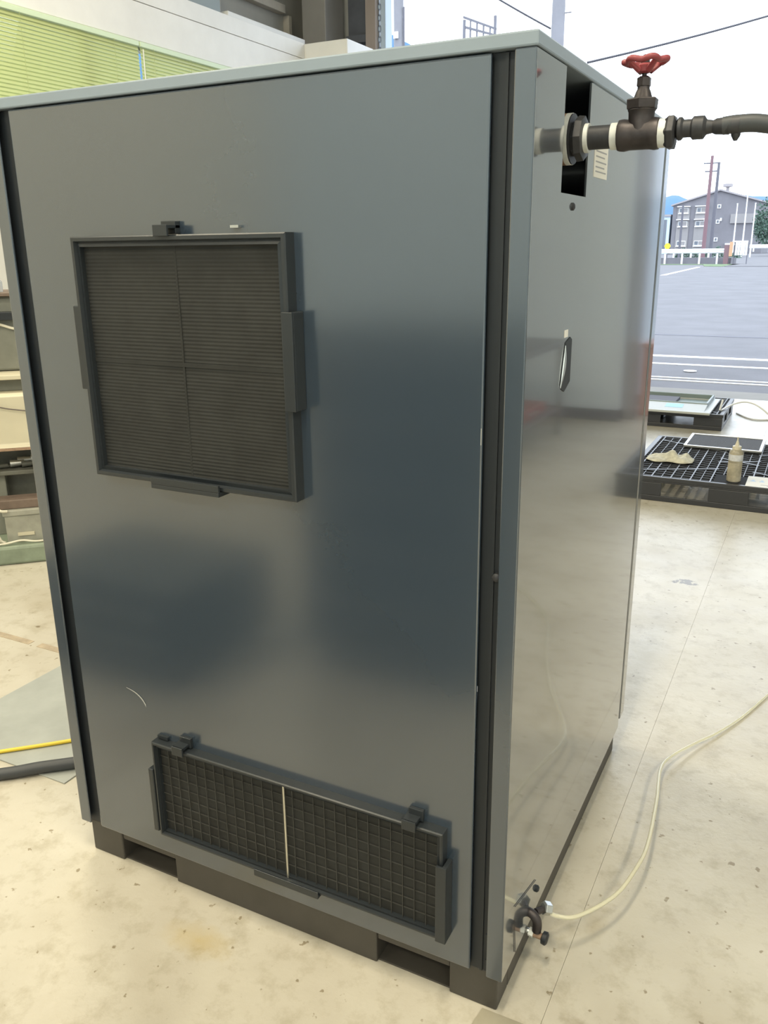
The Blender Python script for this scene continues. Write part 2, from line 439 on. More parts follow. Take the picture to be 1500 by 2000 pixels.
wrr = struct(B(5.1, 5.2, -5.6, 5.62, 0, 4.9).build('wall_right', 'greywall'), 'pale grey workshop wall on the right')
wf = struct(B(-5.0, 5.2, -5.7, -5.6, 0, 4.9).build('wall_front', 'coolwall'), 'pale blue grey workshop wall behind the camera')
ce = struct(B(-5.0, 5.2, -5.7, 7.38, 4.9, 5.0).build('ceiling', 'ceiling'), 'sheet workshop ceiling')


# ------------------------------------------------------------------ ceiling lamps
def lamp(x, y, label):
    t = thing('ceiling_light', label, 'lamp', (x, y, 4.9), 0, 'fluorescent ceiling lights')
    MB().prism([(x - 0.12, 4.9), (x - 0.06, 4.80), (x + 0.06, 4.80), (x + 0.12, 4.9)], 1, y - 0.62, y + 0.62).build('housing', 'lamp_housing', t)
    for s in (-0.045, 0.045):
        MB().cyl((x + s, y - 0.6, 4.775), (x + s, y + 0.6, 4.775), 0.016, n=10).build('tube', 'lampglow', t)
    ld = bpy.data.lights.new('lamp_light', 'AREA'); ld.shape = 'RECTANGLE'; ld.size = 0.25; ld.size_y = 1.2
    ld.energy = LAMP_W; ld.color = LAMP_COL
    lo = bpy.data.objects.new('lamp_light', ld); col.objects.link(lo); lo.parent = t; lo.location = (0, 0, -0.15)


k = 0
words = {-3.0: 'by the window wall', 0.0: 'along the room centre', 3.0: 'by the right wall'}
rows = {-4.0: 'far behind the camera', -0.9: 'just in front of the dark cabinet'}
for x in words:
    for y in rows:
        lamp(x, y, 'twin tube fluorescent ceiling light %s, %s' % (words[x], rows[y]))

lamp(-3.0, 1.8, 'added twin tube ceiling light by the window wall, nearest the doorway')  # extra unseen lamp, added to warm the fascia and the left floor

# ------------------------------------------------------------------ the compressor cabinet
W, D, ZB, ZS, H = 1.024, 0.960, 0.083, 1.5814, 1.600
cab = thing('compressor_cabinet', 'large charcoal grey steel machine cabinet with two black filters on its front', 'cabinet', (-0.512, 0.48, 0))
# base with fork pockets
bs = MB()
yb0 = 0.012
for (a, b_) in ((-1.008, -0.915), (-0.760, -0.259), (-0.106, -0.012)):
    bs.box(a, b_, yb0, yb0 + 0.06, 0, ZB)
for (a, b_) in ((-0.915, -0.760), (-0.259, -0.106)):
    bs.box(a, b_, yb0 + 0.003, yb0 + 0.055, 0.056, ZB)
bs.box(-0.016 - 0.05, -0.012, yb0 + 0.06, D - 0.005, 0, ZB); bs.box(-1.008, -0.955, yb0 + 0.06, D - 0.005, 0, ZB)
bs.box(-0.955, -0.066, D - 0.07, D - 0.005, 0, ZB)
bs.box(-0.955, -0.066, 0.075, 0.12, 0.002, ZB)
base = bs.build('base_frame', 'base', cab, bevel=0.003)
for (a, z) in ((-0.835, 0.022), (-0.80, 0.018), (-0.19, 0.024)):
    MB().lathe((a, 0.0745, z + 0.01), (0, -1, 0), [(0, 0.012), (0.008, 0.012), (0.010, 0.007), (0.022, 0.007)], 6).build('bolt', 'steel', base)
B(-0.915, -0.76, 0.02, 0.075, 0.0, 0.004).build('pocket_plate', 'base', base)
B(-0.259, -0.106, 0.02, 0.075, 0.0, 0.004).build('pocket_plate', 'base', base)
# front panel (slightly proud of the channels)
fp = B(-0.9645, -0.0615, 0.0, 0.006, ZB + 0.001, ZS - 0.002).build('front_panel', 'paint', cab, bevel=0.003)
# side panels: right one with the notch for the outlet pipe
rp = MB().prism([(0.0, ZB), (D - 0.018, ZB), (D - 0.018, ZS - 0.002), (0.277, ZS - 0.002), (0.277, 1.414), (0.135, 1.414), (0.135, ZS - 0.002), (0.0, ZS - 0.002)],
                0, -0.003, 0.0)
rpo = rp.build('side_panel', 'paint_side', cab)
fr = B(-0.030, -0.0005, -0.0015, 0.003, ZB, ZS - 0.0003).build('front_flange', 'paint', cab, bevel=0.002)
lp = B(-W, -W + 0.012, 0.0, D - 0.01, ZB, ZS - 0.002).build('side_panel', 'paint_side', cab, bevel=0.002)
B(-W + 0.0005, -0.994, -0.0015, 0.003, ZB, ZS - 0.0003).build('front_flange', 'paint', cab, bevel=0.002)
# dark channels between flange and panel
for (a, b_) in ((-0.064, -0.014), (-1.010, -0.962)):
    B(a, b_, 0.012, 0.060, ZB, ZS - 0.001).build('corner_channel', 'recess', cab)
B(-0.046, -0.041, 0.009, 0.014, ZB, ZS - 0.002).build('channel_seal', 'recess', cab)
MB().lathe((-0.036, 0.012, 0.852), (0, -1, 0), [(0, 0.007), (0.006, 0.007), (0.009, 0.003)], 10).build('screw', 'iron', cab)
B(-0.034, -0.026, 0.004, 0.014, 0.145, 0.172).build('hinge_block', 'recess', cab)
B(-0.034, -0.026, 0.004, 0.014, 0.092, 0.115).build('hinge_block', 'recess', cab)
# back panel with its bright proud edge
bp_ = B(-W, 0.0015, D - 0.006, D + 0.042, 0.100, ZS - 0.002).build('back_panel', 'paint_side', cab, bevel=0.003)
B(-0.03, -0.005, D - 0.020, D - 0.004, 0.102, ZS - 0.004).build('edge_seal', 'recess', bp_)
# lid
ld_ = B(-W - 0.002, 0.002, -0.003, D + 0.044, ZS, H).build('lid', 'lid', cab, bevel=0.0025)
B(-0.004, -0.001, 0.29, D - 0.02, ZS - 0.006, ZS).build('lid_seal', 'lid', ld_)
# sealed inner bulkhead seen through the notch
B(-0.30, -0.29, 0.07, 0.5, 1.2, ZS - 0.001).build('inner_baffle', 'recess', cab)


# upper filter
def filter_frame(x0, x1, z0, z1, w, yf, yb, name='filter_frame'):
    f = MB()
    def bar(p, q, n_in):
        # mitred bar: outer edge p->q, inner edge offset towards n_in, raised ridge profile
        pass
    O = [(x0, z0), (x1, z0), (x1, z1), (x0, z1)]; I = [(x0 + w, z0 + w), (x1 - w, z0 + w), (x1 - w, z1 - w), (x0 + w, z1 - w)]
    Mi = [(x0 + w * .45, z0 + w * .45), (x1 - w * .45, z0 + w * .45), (x1 - w * .45, z1 - w * .45), (x0 + w * .45, z1 - w * .45)]
    M2 = [(x0 + w * .6, z0 + w * .6), (x1 - w * .6, z0 + w * .6), (x1 - w * .6, z1 - w * .6), (x0 + w * .6, z1 - w * .6)]
    rings = [(O, yb), (O, yf + 0.002), ([(x0 + .002, z0 + .002), (x1 - .002, z0 + .002), (x1 - .002, z1 - .002), (x0 + .002, z1 - .002)], yf),
             (Mi, yf), (M2, yf + 0.007), (I, yf + 0.005), (I, yb)]
    b = len(f.v)
    for r, y in rings:
        for (x, z) in r: f.v.append(Vector((x, y, z)))
    for i in range(len(rings) - 1):
        for j in range(4):
            j2 = (j + 1) % 4; f.face([b + i * 4 + j, b + i * 4 + j2, b + (i + 1) * 4 + j2, b + (i + 1) * 4 + j])
    return f


UX0, UX1, UZ0, UZ1 = -0.8225, -0.376, 0.9385, 1.3645
uf = filter_frame(UX0, UX1, UZ0, UZ1, 0.017, -0.026, 0.0).build('filter_frame', 'frame', cab)
# pleated mesh: ridged sheet
pm = MB(); nr = 62
zz0, zz1 = UZ0 + 0.017, UZ1 - 0.017
b0 = len(pm.v)
for i in range(nr * 2 + 1):
    z = zz0 + (zz1 - zz0) * i / (nr * 2); y = -0.0112 if i % 2 else -0.0118
    for j in range(41):
        x = UX0 + 0.017 + (UX1 - UX0 - 0.034) * j / 40
        pm.v.append(Vector((x, y + 0.0006 * math.sin(9 * j / 40 + i * 0.05), z)))
for i in range(nr * 2):
    for j in range(40):
        pm.face([b0 + i * 41 + j, b0 + i * 41 + j + 1, b0 + (i + 1) * 41 + j + 1, b0 + (i + 1) * 41 + j])
fm = pm.build('filter_mesh', 'filter', uf); fm['kind'] = 'stuff'
B(UX0 + 0.017, UX1 - 0.017, -0.0128, -0.011, 1.149, 1.156).build('stiffener', 'filter', uf)
B(-0.6045, -0.6005, -0.0124, -0.011, UZ0 + 0.017, UZ1 - 0.017).build('stiffener', 'filter', uf)
B(-0.838, -0.8225, -0.022, 0.0, 1.098, 1.247).build('side_bracket', 'frame', cab, bevel=0.002)
B(-0.374, -0.364, -0.030, 0.0, 1.092, 1.247).build('side_bracket', 'frame', cab, bevel=0.002)
B(-0.384, -0.364, -0.034, -0.029, 1.092, 1.247).build('side_bracket', 'frame', cab, bevel=0.001)
B(-0.682, -0.530, -0.034, 0.0, 0.930, 0.938).build('bottom_bracket', 'frame', cab, bevel=0.001)
B(-0.682, -0.530, -0.034, -0.029, 0.938, 0.951).build('bottom_bracket', 'frame', cab, bevel=0.001)
cl = MB().box(-0.627, -0.597, -0.030, 0.0, 1.374, 1.380).box(-0.627, -0.597, -0.034, -0.029, 1.362, 1.380).box(-0.627, -0.597, -0.012, 0.0, 1.366, 1.386)
cl.build('spring_clip', 'frame', cab, bevel=0.001)
B(-0.490, -0.474, -0.008, 0.0, 1.373, 1.377).build('clip_plate', 'steel', cab)

# lower filter: wire grid front with two brackets, a rod in the middle
LX0, LX1, LZ0, LZ1 = -0.762, -0.1085, 0.147, 0.374
lf = filter_frame(LX0, LX1, LZ0, LZ1, 0.012, -0.022, 0.0).build('filter_frame', 'frame', cab)
B(LX0 + 0.012, LX1 - 0.012, -0.008, 0.0, LZ0 + 0.012, LZ1 - 0.012).build('filter_mesh', 'filter', lf)
gw = MB(); nx, nz = 27, 9
for i in range(1, nx):
    x = LX0 + 0.012 + (LX1 - LX0 - 0.024) * i / nx
    gw.box(x - 0.0008, x + 0.0008, -0.0125, -0.0107, LZ0 + 0.01, LZ1 - 0.01)
for i in range(1, nz):
    z = LZ0 + 0.012 + (LZ1 - LZ0 - 0.024) * i / nz
    gw.box(LX0 + 0.01, LX1 - 0.01, -0.0107, -0.009, z - 0.0008, z + 0.0008)
go = gw.build('wire_grid', 'grid', lf); go['kind'] = 'stuff'
MB().cyl((-0.4405, -0.0155, LZ0 + 0.008), (-0.4405, -0.0155, LZ1 - 0.008), 0.0023, n=10).build('centre_rod', 'rod', lf)
B(-0.776, -0.763, -0.024, 0.0, 0.156, 0.308).build('side_bracket', 'frame', cab, bevel=0.002)
B(-0.1065, -0.098, -0.026, 0.0, 0.150, 0.312).build('side_bracket', 'frame', cab, bevel=0.001)
B(-0.118, -0.098, -0.030, -0.025, 0.150, 0.312).build('side_bracket', 'frame', cab, bevel=0.001)
B(-0.515, -0.365, -0.026, 0.0, 0.1405, 0.146).build('bottom_bracket', 'frame', cab, bevel=0.001)
B(-0.515, -0.365, -0.028, -0.024, 0.1405, 0.156).build('bottom_bracket', 'frame', cab, bevel=0.001)
for x in (-0.700, -0.184):
    MB().box(x, x + 0.027, -0.028, 0.0, 0.3795, 0.386).box(x, x + 0.027, -0.030, -0.025, 0.367, 0.386).box(x + 0.004, x + 0.032, -0.008, 0.0, 0.376, 0.398).build('spring_clip', 'frame', cab, bevel=0.001)
B(-0.757, -0.730, -0.006, 0.0, 0.376, 0.383).build('clip_plate', 'frame', cab)

# pale scuff marks on the front panel and right edge
sc = MB()
pts = smooth_path([(-0.835, -0.0007, 0.472), (-0.812, -0.0007, 0.466), (-0.795, -0.0007, 0.455), (-0.785, -0.0007, 0.441)], 4)
for i in range(len(pts) - 1):
    w0, w1 = 0.001 + 0.006 * i / len(pts), 0.001 + 0.006 * (i + 1) / len(pts)
    b0 = len(sc.v)
    for p, w in ((pts[i], w0), (pts[i + 1], w1)):
        sc.v += [p + Vector((0, 0, w / 2)), p - Vector((0, 0, w / 2))]
    sc.face([b0, b0 + 1, b0 + 3, b0 + 2])
sc.build('scuff_mark', 'scuff', fp)
B(-0.0640, -0.0632, -0.0006, 0.001, 1.06, 1.085).build('scuff_mark', 'scuff', fp)

# right side fittings: recessed pull handle, stickers, screws
hd = MB().prism([(0.186, 1.120), (0.205, 1.113), (0.237, 1.126), (0.237, 1.194), (0.226, 1.199), (0.200, 1.192)], 0, -0.002, 0.0012).build('latch_recess', 'recess', rpo)
lat = MB()
segs = 10; b0 = len(lat.v)
for i in range(segs + 1):
    t = i / segs; z = 1.122 + 0.066 * t; bow = 0.0012 * math.sin(PI * t) + 0.0018
    yl = 0.180 + 0.018 * t; yr = yl + 0.002 + 0.012 * math.sin(PI * t)
    for (y, x) in ((yl, 0.0012), (yl + 0.0006, bow), (yr - 0.0006, bow), (yr, 0.0012)):
        lat.v.append(Vector((x, y, z)))
for i in range(segs):
    for j in range(3):
        lat.face([b0 + i * 4 + j, b0 + i * 4 + j + 1, b0 + (i + 1) * 4 + j + 1, b0 + (i + 1) * 4 + j], True)
lat.build('pull_lever', 'chrome', hd)
B(0.0, 0.0008, 0.193, 0.212, 1.2005, 1.212).build('small_sticker', 'paper', rpo)
st = B(0.0, 0.0008, 0.318, 0.408, 1.447, 1.497).build('paper_sticker', 'paper', rpo)
for i, z in enumerate((1.486, 1.478, 1.470, 1.462, 1.455)):
    B(0.0008, 0.001, 0.326, 0.398 - 0.012 * (i % 2), z, z + 0.0022).build('print_line', 'ink', st)
MB().lathe((0, 0.201, 1.397), (1, 0, 0), [(0, 0.006), (0.002, 0.006), (0.004, 0.003)], 10).build('screw', 'iron', rpo)
MB().lathe((0, 0.196, 0.134), (1, 0, 0), [(0, 0.007), (0.003, 0.007), (0.006, 0.004)], 12).build('rubber_plug', 'recess', rpo)
MB().tube([(0.0012, 0.186, 0.162), (0.0012, 0.11, 0.186), (0.0012, 0.058, 0.203)], 0.0008, 6).build('panel_crease', 'iron', rpo)
MB().tube([(0.0012, 0.058, 0.17), (0.0012, 0.07, 0.09)], 0.0007, 6).build('panel_crease', 'iron', rpo)

# ------------------------------------------------------------------ outlet pipe, gate valve, hose
Y0, Z0 = 0.205, 1.4925
vt = thing('gate_valve', 'bronze gate valve with red handwheel on the pipe from the cabinet notch', 'valve', (0.09, Y0, Z0))
c0 = (0, Y0, Z0)
MB().lathe(c0, (1, 0, 0), [(-0.26, 0.0165), (0.062, 0.0165)], 24).build('pipe', 'iron', vt)
un = MB()
un.lathe(c0, (1, 0, 0), [(-0.022, 0.018), (-0.022, 0.034), (-0.004, 0.0355), (-0.004, 0.024)], 28)
un.lathe(c0, (1, 0, 0), [(-0.004, 0.024), (0.002, 0.024), (0.002, 0.032), (0.012, 0.031), (0.014, 0.018)], 8)
uo = un.build('pipe_union', 'iron', vt)
MB().lathe(c0, (1, 0, 0), [(-0.024, 0.0335), (-0.0205, 0.0362), (-0.014, 0.0362), (-0.0135, 0.034)], 28).build('union_rim', 'rust', uo)
MB().lathe(c0, (1, 0, 0), [(-0.0135, 0.0362), (-0.006, 0.0362)], 28).build('seal_ring', 'ptfe', uo)
MB().lathe(c0, (1, 0, 0), [(0.0135, 0.0205), (0.0195, 0.0205)], 24).build('seal_ring', 'ptfe', uo)
MB().lathe(c0, (1, 0, 0), [(0.052, 0.0185), (0.064, 0.0185)], 24).build('seal_ring', 'ptfe', vt)
bd = MB()
bd.lathe(c0, (1, 0, 0), [(0.062, 0.0215), (0.070, 0.0225), (0.078, 0.021), (0.106, 0.021), (0.113, 0.0225), (0.120, 0.0215)], 10)
bd.lathe((0.093, Y0, Z0), (0, 0, 1), [(0.0, 0.020), (0.022, 0.018), (0.030, 0.0185), (0.033, 0.0205)], 24)
bdo = bd.build('valve_body', 'bronze', vt, bevel=0.0012)
MB().lathe((0.093, Y0, Z0), (0, 0, 1), [(0.033, 0.0225), (0.047, 0.0235), (0.0475, 0.015)], 6).build('bonnet_nut', 'bronze', vt, bevel=0.0015)
MB().lathe((0.093, Y0, Z0), (0, 0, 1), [(0.047, 0.0135), (0.056, 0.0105), (0.060, 0.0085), (0.064, 0.0085)], 18).build('bonnet_neck', 'bronze', vt)
MB().lathe((0.093, Y0, Z0), (0, 0, 1), [(0.063, 0.0095), (0.0635, 0.0102), (0.074, 0.0102), (0.0765, 0.006)], 6).build('packing_nut', 'bronze', vt)
MB().lathe((0.093, Y0, Z0), (0, 0, 1), [(0.0755, 0.0035), (0.104, 0.0035)], 12).build('stem', 'bronze', vt)
# handwheel: scalloped rim, spokes, hub
hw = MB(); rim = []
for i in range(60):
    a = 2 * PI * i / 60; r = 0.0275 + 0.0026 * math.cos(6 * a)
    rim.append((0.093 + r * math.cos(a), Y0 + r * math.sin(a), Z0 + 0.0955 + 0.0012 * math.cos(6 * a)))
hw.tube(rim, 0.0042, 10, closed=True)
hwo = hw.build('handwheel', 'red', vt)
MB().lathe((0.093, Y0, Z0), (0, 0, 1), [(0.080, 0.006), (0.082, 0.010), (0.090, 0.011), (0.093, 0.007)], 16).build('hub', 'red', hwo)
for i in range(4):
    a = PI / 4 + i * PI / 2
    MB().tube([(0.093 + 0.009 * math.cos(a), Y0 + 0.009 * math.sin(a), Z0 + 0.084), (0.093 + 0.027 * math.cos(a), Y0 + 0.027 * math.sin(a), Z0 + 0.0955)], [0.0048, 0.0036], 8).build('spoke', 'red', hwo)
MB().lathe((0.093, Y0, Z0), (0, 0, 1), [(0.093, 0.0065), (0.0985, 0.0065)], 6).build('wheel_nut', 'iron', hwo)
MB().lathe(c0, (1, 0, 0), [(0.119, 0.0195), (0.130, 0.0195)], 24).build('seal_ring', 'ptfe', vt)
MB().lathe(c0, (1, 0, 0), [(0.128, 0.020), (0.133, 0.0245), (0.141, 0.0245), (0.143, 0.017)], 6).build('reducer', 'iron', vt, bevel=0.001)
# hose coupling + hose
hs = thing('air_hose', 'black rubber air hose with crimped coupling leaving the gate valve', 'hose', (0.146, Y0, Z0 + 0.004))
ch = (0, Y0, Z0 + 0.004)
MB().lathe(ch, (1, 0, 0), [(0.143, 0.011), (0.146, 0.0155), (0.150, 0.0155), (0.153, 0.012), (0.163, 0.012), (0.166, 0.0155), (0.180, 0.0155), (0.184, 0.010), (0.192, 0.0085)], 16).build('coupling', 'iron', hs)
MB().lathe(ch, (1, 0, 0), [(0.192, 0.0085), (0.196, 0.0105), (0.206, 0.0112), (0.214, 0.0118)], 16).build('ferrule', 'iron', hs)
MB().tube(smooth_path([(0.205, Y0, Z0 + 0.004), (0.225, Y0, Z0 + 0.0055), (0.255, Y0 + 0.002, Z0 + 0.004), (0.30, Y0 + 0.006, Z0 - 0.008), (0.36, Y0 + 0.015, Z0 - 0.045), (0.43, Y0 + 0.04, Z0 - 0.12), (0.50, Y0 + 0.1, Z0 - 0.28), (0.56, Y0 + 0.2, Z0 - 0.55), (0.63, Y0 + 0.35, Z0 - 0.9), (0.72, Y0 + 0.55, Z0 - 1.25), (0.85, 0.95, 0.06), (1.05, 1.2, 0.012), (1.5, 1.6, 0.012), (2.1, 1.7, 0.012)], 8), 0.0118, 14).build('rubber_hose', 'hose', hs)
bn = MB().box(0.216, 0.224, Y0 - 0.013, Y0 + 0.013, Z0 - 0.009, Z0 + 0.0165)
MB().lathe((0.223, Y0, Z0), (0, 0, -1), [(0.004, 0.007), (0.010, 0.006), (0.016, 0.0025)], 10).build('clamp_screw', 'iron', hs)
MB().lathe(ch, (1, 0, 0), [(0.217, 0.0128), (0.227, 0.0128)], 18).build('hose_clamp', 'iron', hs)

# ------------------------------------------------------------------ drain cock, elbow, clear tube at the right lower corner
dv = thing('drain_cock', 'small brown drain cock with black knob low on the cabinet side', 'valve', (-0.01, 0.15, 0.072))
MB().lathe((-0.012, 0.15, 0.072), (1, 0, -0.12), [(0, 0.006), (0.016, 0.006)], 12).build('nipple', 'steel', dv)
MB().lathe((0.003, 0.15, 0.0705), (1, 0, -0.12), [(0, 0.009), (0.009, 0.009), (0.010, 0.006)], 6).build('hex_collar', 'ptfe', dv)
MB().lathe((0.012, 0.15, 0.0695), (1, 0, -0.12), [(0, 0.0068), (0.017, 0.0062)], 14).build('body', 'rust', dv)
MB().lathe((0.028, 0.15, 0.0675), (1, 0, -0.12), [(0, 0.006), (0.002, 0.012), (0.010, 0.013), (0.013, 0.009)], 14).build('knob', 'recess', dv)
el = thing('drain_elbow', 'dark pipe elbow with silver compression fitting at the cabinet foot', 'pipe fitting', (0.0, 0.17, 0.1))
MB().tube(smooth_path([(-0.010, 0.155, 0.112), (0.006, 0.152, 0.112), (0.016, 0.150, 0.104), (0.019, 0.149, 0.092), (0.018, 0.149, 0.078)], 5), 0.009, 14).build('elbow', 'bronze', el)
MB().lathe((0.010, 0.168, 0.104), (0.5, 0.85, -0.1), [(0, 0.007), (0.016, 0.007)], 12).build('stub', 'bronze', el)
MB().lathe((0.018, 0.186, 0.103), (0.6, 0.55, -0.35), [(0, 0.009), (0.002, 0.0135), (0.016, 0.0135), (0.018, 0.009)], 6).build('compression_nut', 'steel', el, bevel=0.0008)
tb = MB().tube(smooth_path([(0.023, 0.1865, 0.0995), (0.045, 0.193, 0.088), (0.082, 0.218, 0.083), (0.132, 0.306, 0.080), (0.154, 0.399, 0.080), (0.162, 0.500, 0.075), (0.149, 0.691, 0.062),
                            (0.132, 0.848, 0.045), (0.143, 0.943, 0.030), (0.193, 1.067, 0.016), (0.238, 1.156, 0.009), (0.294, 1.287, 0.0055), (0.353, 1.462, 0.0055), (0.45, 1.75, 0.0055), (0.75, 2.05, 0.0055), (1.3, 2.2, 0.0055)], 8), 0.0042, 12)
tag(tb.build('vinyl_tube', 'cleartube', org=(0.15, 0.7, 0)), 'clear vinyl drain tube curving across the beige floor', 'tube')

# ------------------------------------------------------------------ floor items at the left
tag(B(-1.793, -1.266, 0.160, 1.06, 0.0005, 0.004).build('floor_sheet', 'mat', org=(-1.53, 0.6, 0), bevel=0.001), 'flat grey sheet lying on the floor left of the cabinet', 'sheet')
tag(MB().tube(smooth_path([(-2.7, -0.8, 0.006), (-2.1, -0.33, 0.006), (-1.75, -0.01, 0.006), (-1.536, 0.179, 0.0095), (-1.398, 0.310, 0.0095), (-1.29, 0.43, 0.0095), (-1.22, 0.60, 0.006), (-1.25, 0.95, 0.006), (-1.5, 1.5, 0.006)], 6), 0.0055, 10).build('power_cable', 'yellow', org=(-1.5, 0.2, 0)),
    'thin yellow cable running over the grey sheet', 'cable')
tag(MB().tube(smooth_path([(-2.3, -0.85, 0.0165), (-1.88, -0.30, 0.0165), (-1.62, -0.045, 0.0165), (-1.435, 0.10, 0.0165), (-1.36, 0.166, 0.0195), (-1.27, 0.245, 0.0195), (-1.17, 0.36, 0.0165), (-1.10, 0.55, 0.0165), (-1.09, 0.9, 0.0165), (-0.9, 1.25, 0.0165)], 6), 0.016, 14).build('rubber_hose', 'hose', org=(-1.4, 0.15, 0)),
    'thick dark rubber hose on the floor by the grey sheet corner', 'hose')
tag(MB().prism([(-0.036, 0.004), (0.55, 0.012), (0.62, -0.5), (-0.10, -0.5)], 2, 0.0005, 0.004).build('floor_plate', 'platesteel', org=(0.2, -0.2, 0)),
    'worn steel cover plate on the floor at the cabinet corner', 'plate')
for (x, y, n) in ((0.068, 0.072, 5),):
    pass

# ------------------------------------------------------------------ window blinds
def blind(y0, y1, label, zbot):
    t = thing('venetian_blind', label, 'blind', (XW + 0.02, (y0 + y1) / 2, zbot), 0, 'yellow green window blinds')
    o = Vector(t.location)
    B(XW + 0.004, XW + 0.032, y0, y1, 2.715, 2.748).build('headrail', 'mint', t, bevel=0.003)
    B(XW + 0.012, XW + 0.030, y0 + .005, y1 - .005, zbot, zbot + 0.014).build('bottom_rail', 'blind', t, bevel=0.002)
    sl = MB(); w = 0.0135; ang = math.radians(71); b0 = 0; L = (y1 - y0) / 2 - 0.004
    for s in (-L, L):
        for i in range(5):
            u = (i - 2) / 2; cx = u * w * math.cos(ang) ; cz = -u * w * math.sin(ang)
            bow = 0.0022 * (1 - u * u)
            sl.v.append(Vector((cx + bow * math.sin(ang), s, cz + bow * math.cos(ang))))
    for i in range(4): sl.face([i, i + 1, i + 6, i + 5], True)
    src = None; n = 0; z = 2.700
    while z > zbot + 0.02:
        if src is None:
            src = sl.build('slat', 'blind', t, local=True); src.location = Vector((XW + 0.0205, (y0 + y1) / 2, z)) - o
        else:
            share(src, 'slat', Vector((XW + 0.0205, (y0 + y1) / 2, z)) - o, t)
        z -= 0.0235
    for f in (0.12, 0.5, 0.88):
        y = y0 + (y1 - y0) * f
        MB().cyl((XW + 0.034, y, zbot + 0.01), (XW + 0.034, y, 2.72), 0.0012, n=6).build('ladder_cord', 'blind', t)
    return t


blind(1.92, 3.972, 'yellow green venetian blind at the left edge, wider of the two', 1.98)
b2 = blind(3.985, 5.075, 'yellow green venetian blind nearer the doorway, partly behind the cabinet', 1.98)
MB().cyl((XW + 0.040, 4.0, 2.15), (XW + 0.040, 4.0, 2.70), 0.004, n=8).build('tilt_wand', 'white_plastic', b2)

# items on the ledge above the fascia
tag(B(-4.70, -4.40, 5.35, 6.55, 3.116, 3.25).build('storage_box', 'fascia', org=(-4.55, 5.95, 3.116), bevel=0.004), 'long white box lying on the ledge above the fascia', 'box')
pb = thing('parts_bin', 'blue grey bin on the ledge at the top edge of the picture', 'bin', (-4.62, 5.0, 3.116))
B(-4.8, -4.42, 4.72, 5.28, 3.116, 3.45).build('body', 'bluegrey', pb, bevel=0.01); B(-4.82, -4.40, 4.70, 5.30, 3.45, 3.48).build('rim', 'bluegrey', pb, bevel=0.005)
ol = thing('warning_lamp', 'small orange lamp fixed on the beige girt', 'lamp', (-4.78, 6.30, 3.655))
B(-4.82, -4.74, 6.26, 6.34, 3.655, 3.67).build('bracket', 'girt', ol); MB().lathe((-4.78, 6.30, 3.67), (0, 0, 1), [(0, 0.045), (0.09, 0.045), (0.12, 0.03), (0.13, 0.005)], 16).build('dome', 'orange', ol)

# chain hanging in the doorway
chn = thing('hanging_chain', 'steel chain hanging at the left side of the doorway', 'chain', (-3.778, 6.9, 2.3))
lk = MB(); pts = []
for i in range(16):
    a = 2 * PI * i / 16; pts.append((0.013 * math.cos(a), 0, 0.020 * math.sin(a) + (0.008 if math.sin(a) > 0 else -0.008)))
lk.tube(pts, 0.0048, 6, closed=True)
l0 = lk.build('link', 'chain', chn, local=True); z = 0.03; i = 0
while z < 2.23:
    if i == 0: l0.location = (0, 0, z)
    else: share(l0, 'link', (0, 0, z), chn, (0, 0, (PI / 2 if i % 2 else 0) + 0.4))
    z += 0.046; i += 1

# ------------------------------------------------------------------ old machine at the left, seen past the cabinet edge
TH = math.atan2(0.688, 0.725); P0 = Vector((-2.788, 1.207, 0))
mc = thing('machine_tool', 'old grey green machine tool with cream guard at the left edge', 'machine', P0, TH)
def loc(mb, name, m, bevel=0.004, parent=None): return mb.build(name, m, parent or mc, local=True, bevel=bevel)
loc(MB().box(-0.85, 1.0, 0.0, 0.78, 0.0, 0.085), 'plinth', 'machgreen', 0.012)
loc(MB().box(-0.85, 1.0, 0.26, 0.78, 0.085, 0.40), 'body', 'machdark', 0.01)
loc(MB().box(-0.85, 0.045, 0.20, 0.27, 0.085, 0.39), 'access_panel', 'machgrey', 0.004)
loc(MB().box(-0.85, 1.0, 0.17, 0.30, 0.372, 0.392), 'chip_tray', 'machdark', 0.003)
loc(MB().box(-0.85, 1.0, 0.30, 0.78, 0.392, 0.52), 'bed', 'machdark', 0.006)
g = MB().prism([(0.13, 0.505), (0.15, 0.52), (0.14, 0.735), (0.17, 0.745), (0.30, 0.745), (0.30, 0.50)], 0, -0.85, 1.0)
guard = loc(g, 'guard', 'cream', 0.004)
loc(MB().box(-0.85, 1.0, 0.132, 0.15, 0.492, 0.505), 'guard_lip', 'rust', 0.001, guard)
loc(MB().box(-0.85, 1.0, 0.24, 0.78, 0.745, 0.80), 'slide', 'machgrey', 0.003)
loc(MB().box(-0.85, 1.0, 0.18, 0.34, 0.802, 0.822), 'rail', 'cream', 0.003)
loc(MB().box(-0.85, 1.0, 0.34, 0.70, 0.822, 1.155), 'headstock', 'machgrey', 0.012)
loc(MB().box(-0.85, 0.19, 0.305, 0.345, 1.050, 1.088), 'handrail', 'recess', 0.004)
loc(MB().box(-0.85, 1.0, 0.31, 0.72, 1.155, 1.170), 'top_plate', 'brown', 0.002)
for i, (x, y, z, r) in enumerate(((0.10, 0.23, 0.412, 0.018), (0.15, 0.22, 0.408, 0.014), (0.13, 0.25, 0.42, 0.02), (0.03, 0.22, 0.405, 0.012), (0.19, 0.24, 0.43, 0.02))):
    loc(MB().cyl((x - 0.03, y, z), (x + 0.03, y + 0.01, z), r, r * 0.8, 10), 'clamp_bolt', 'machdark' if i % 2 else 'steel', 0)
hp = lambda q: P0 + Matrix.Rotation(TH, 3, 'Z') @ Vector(q)
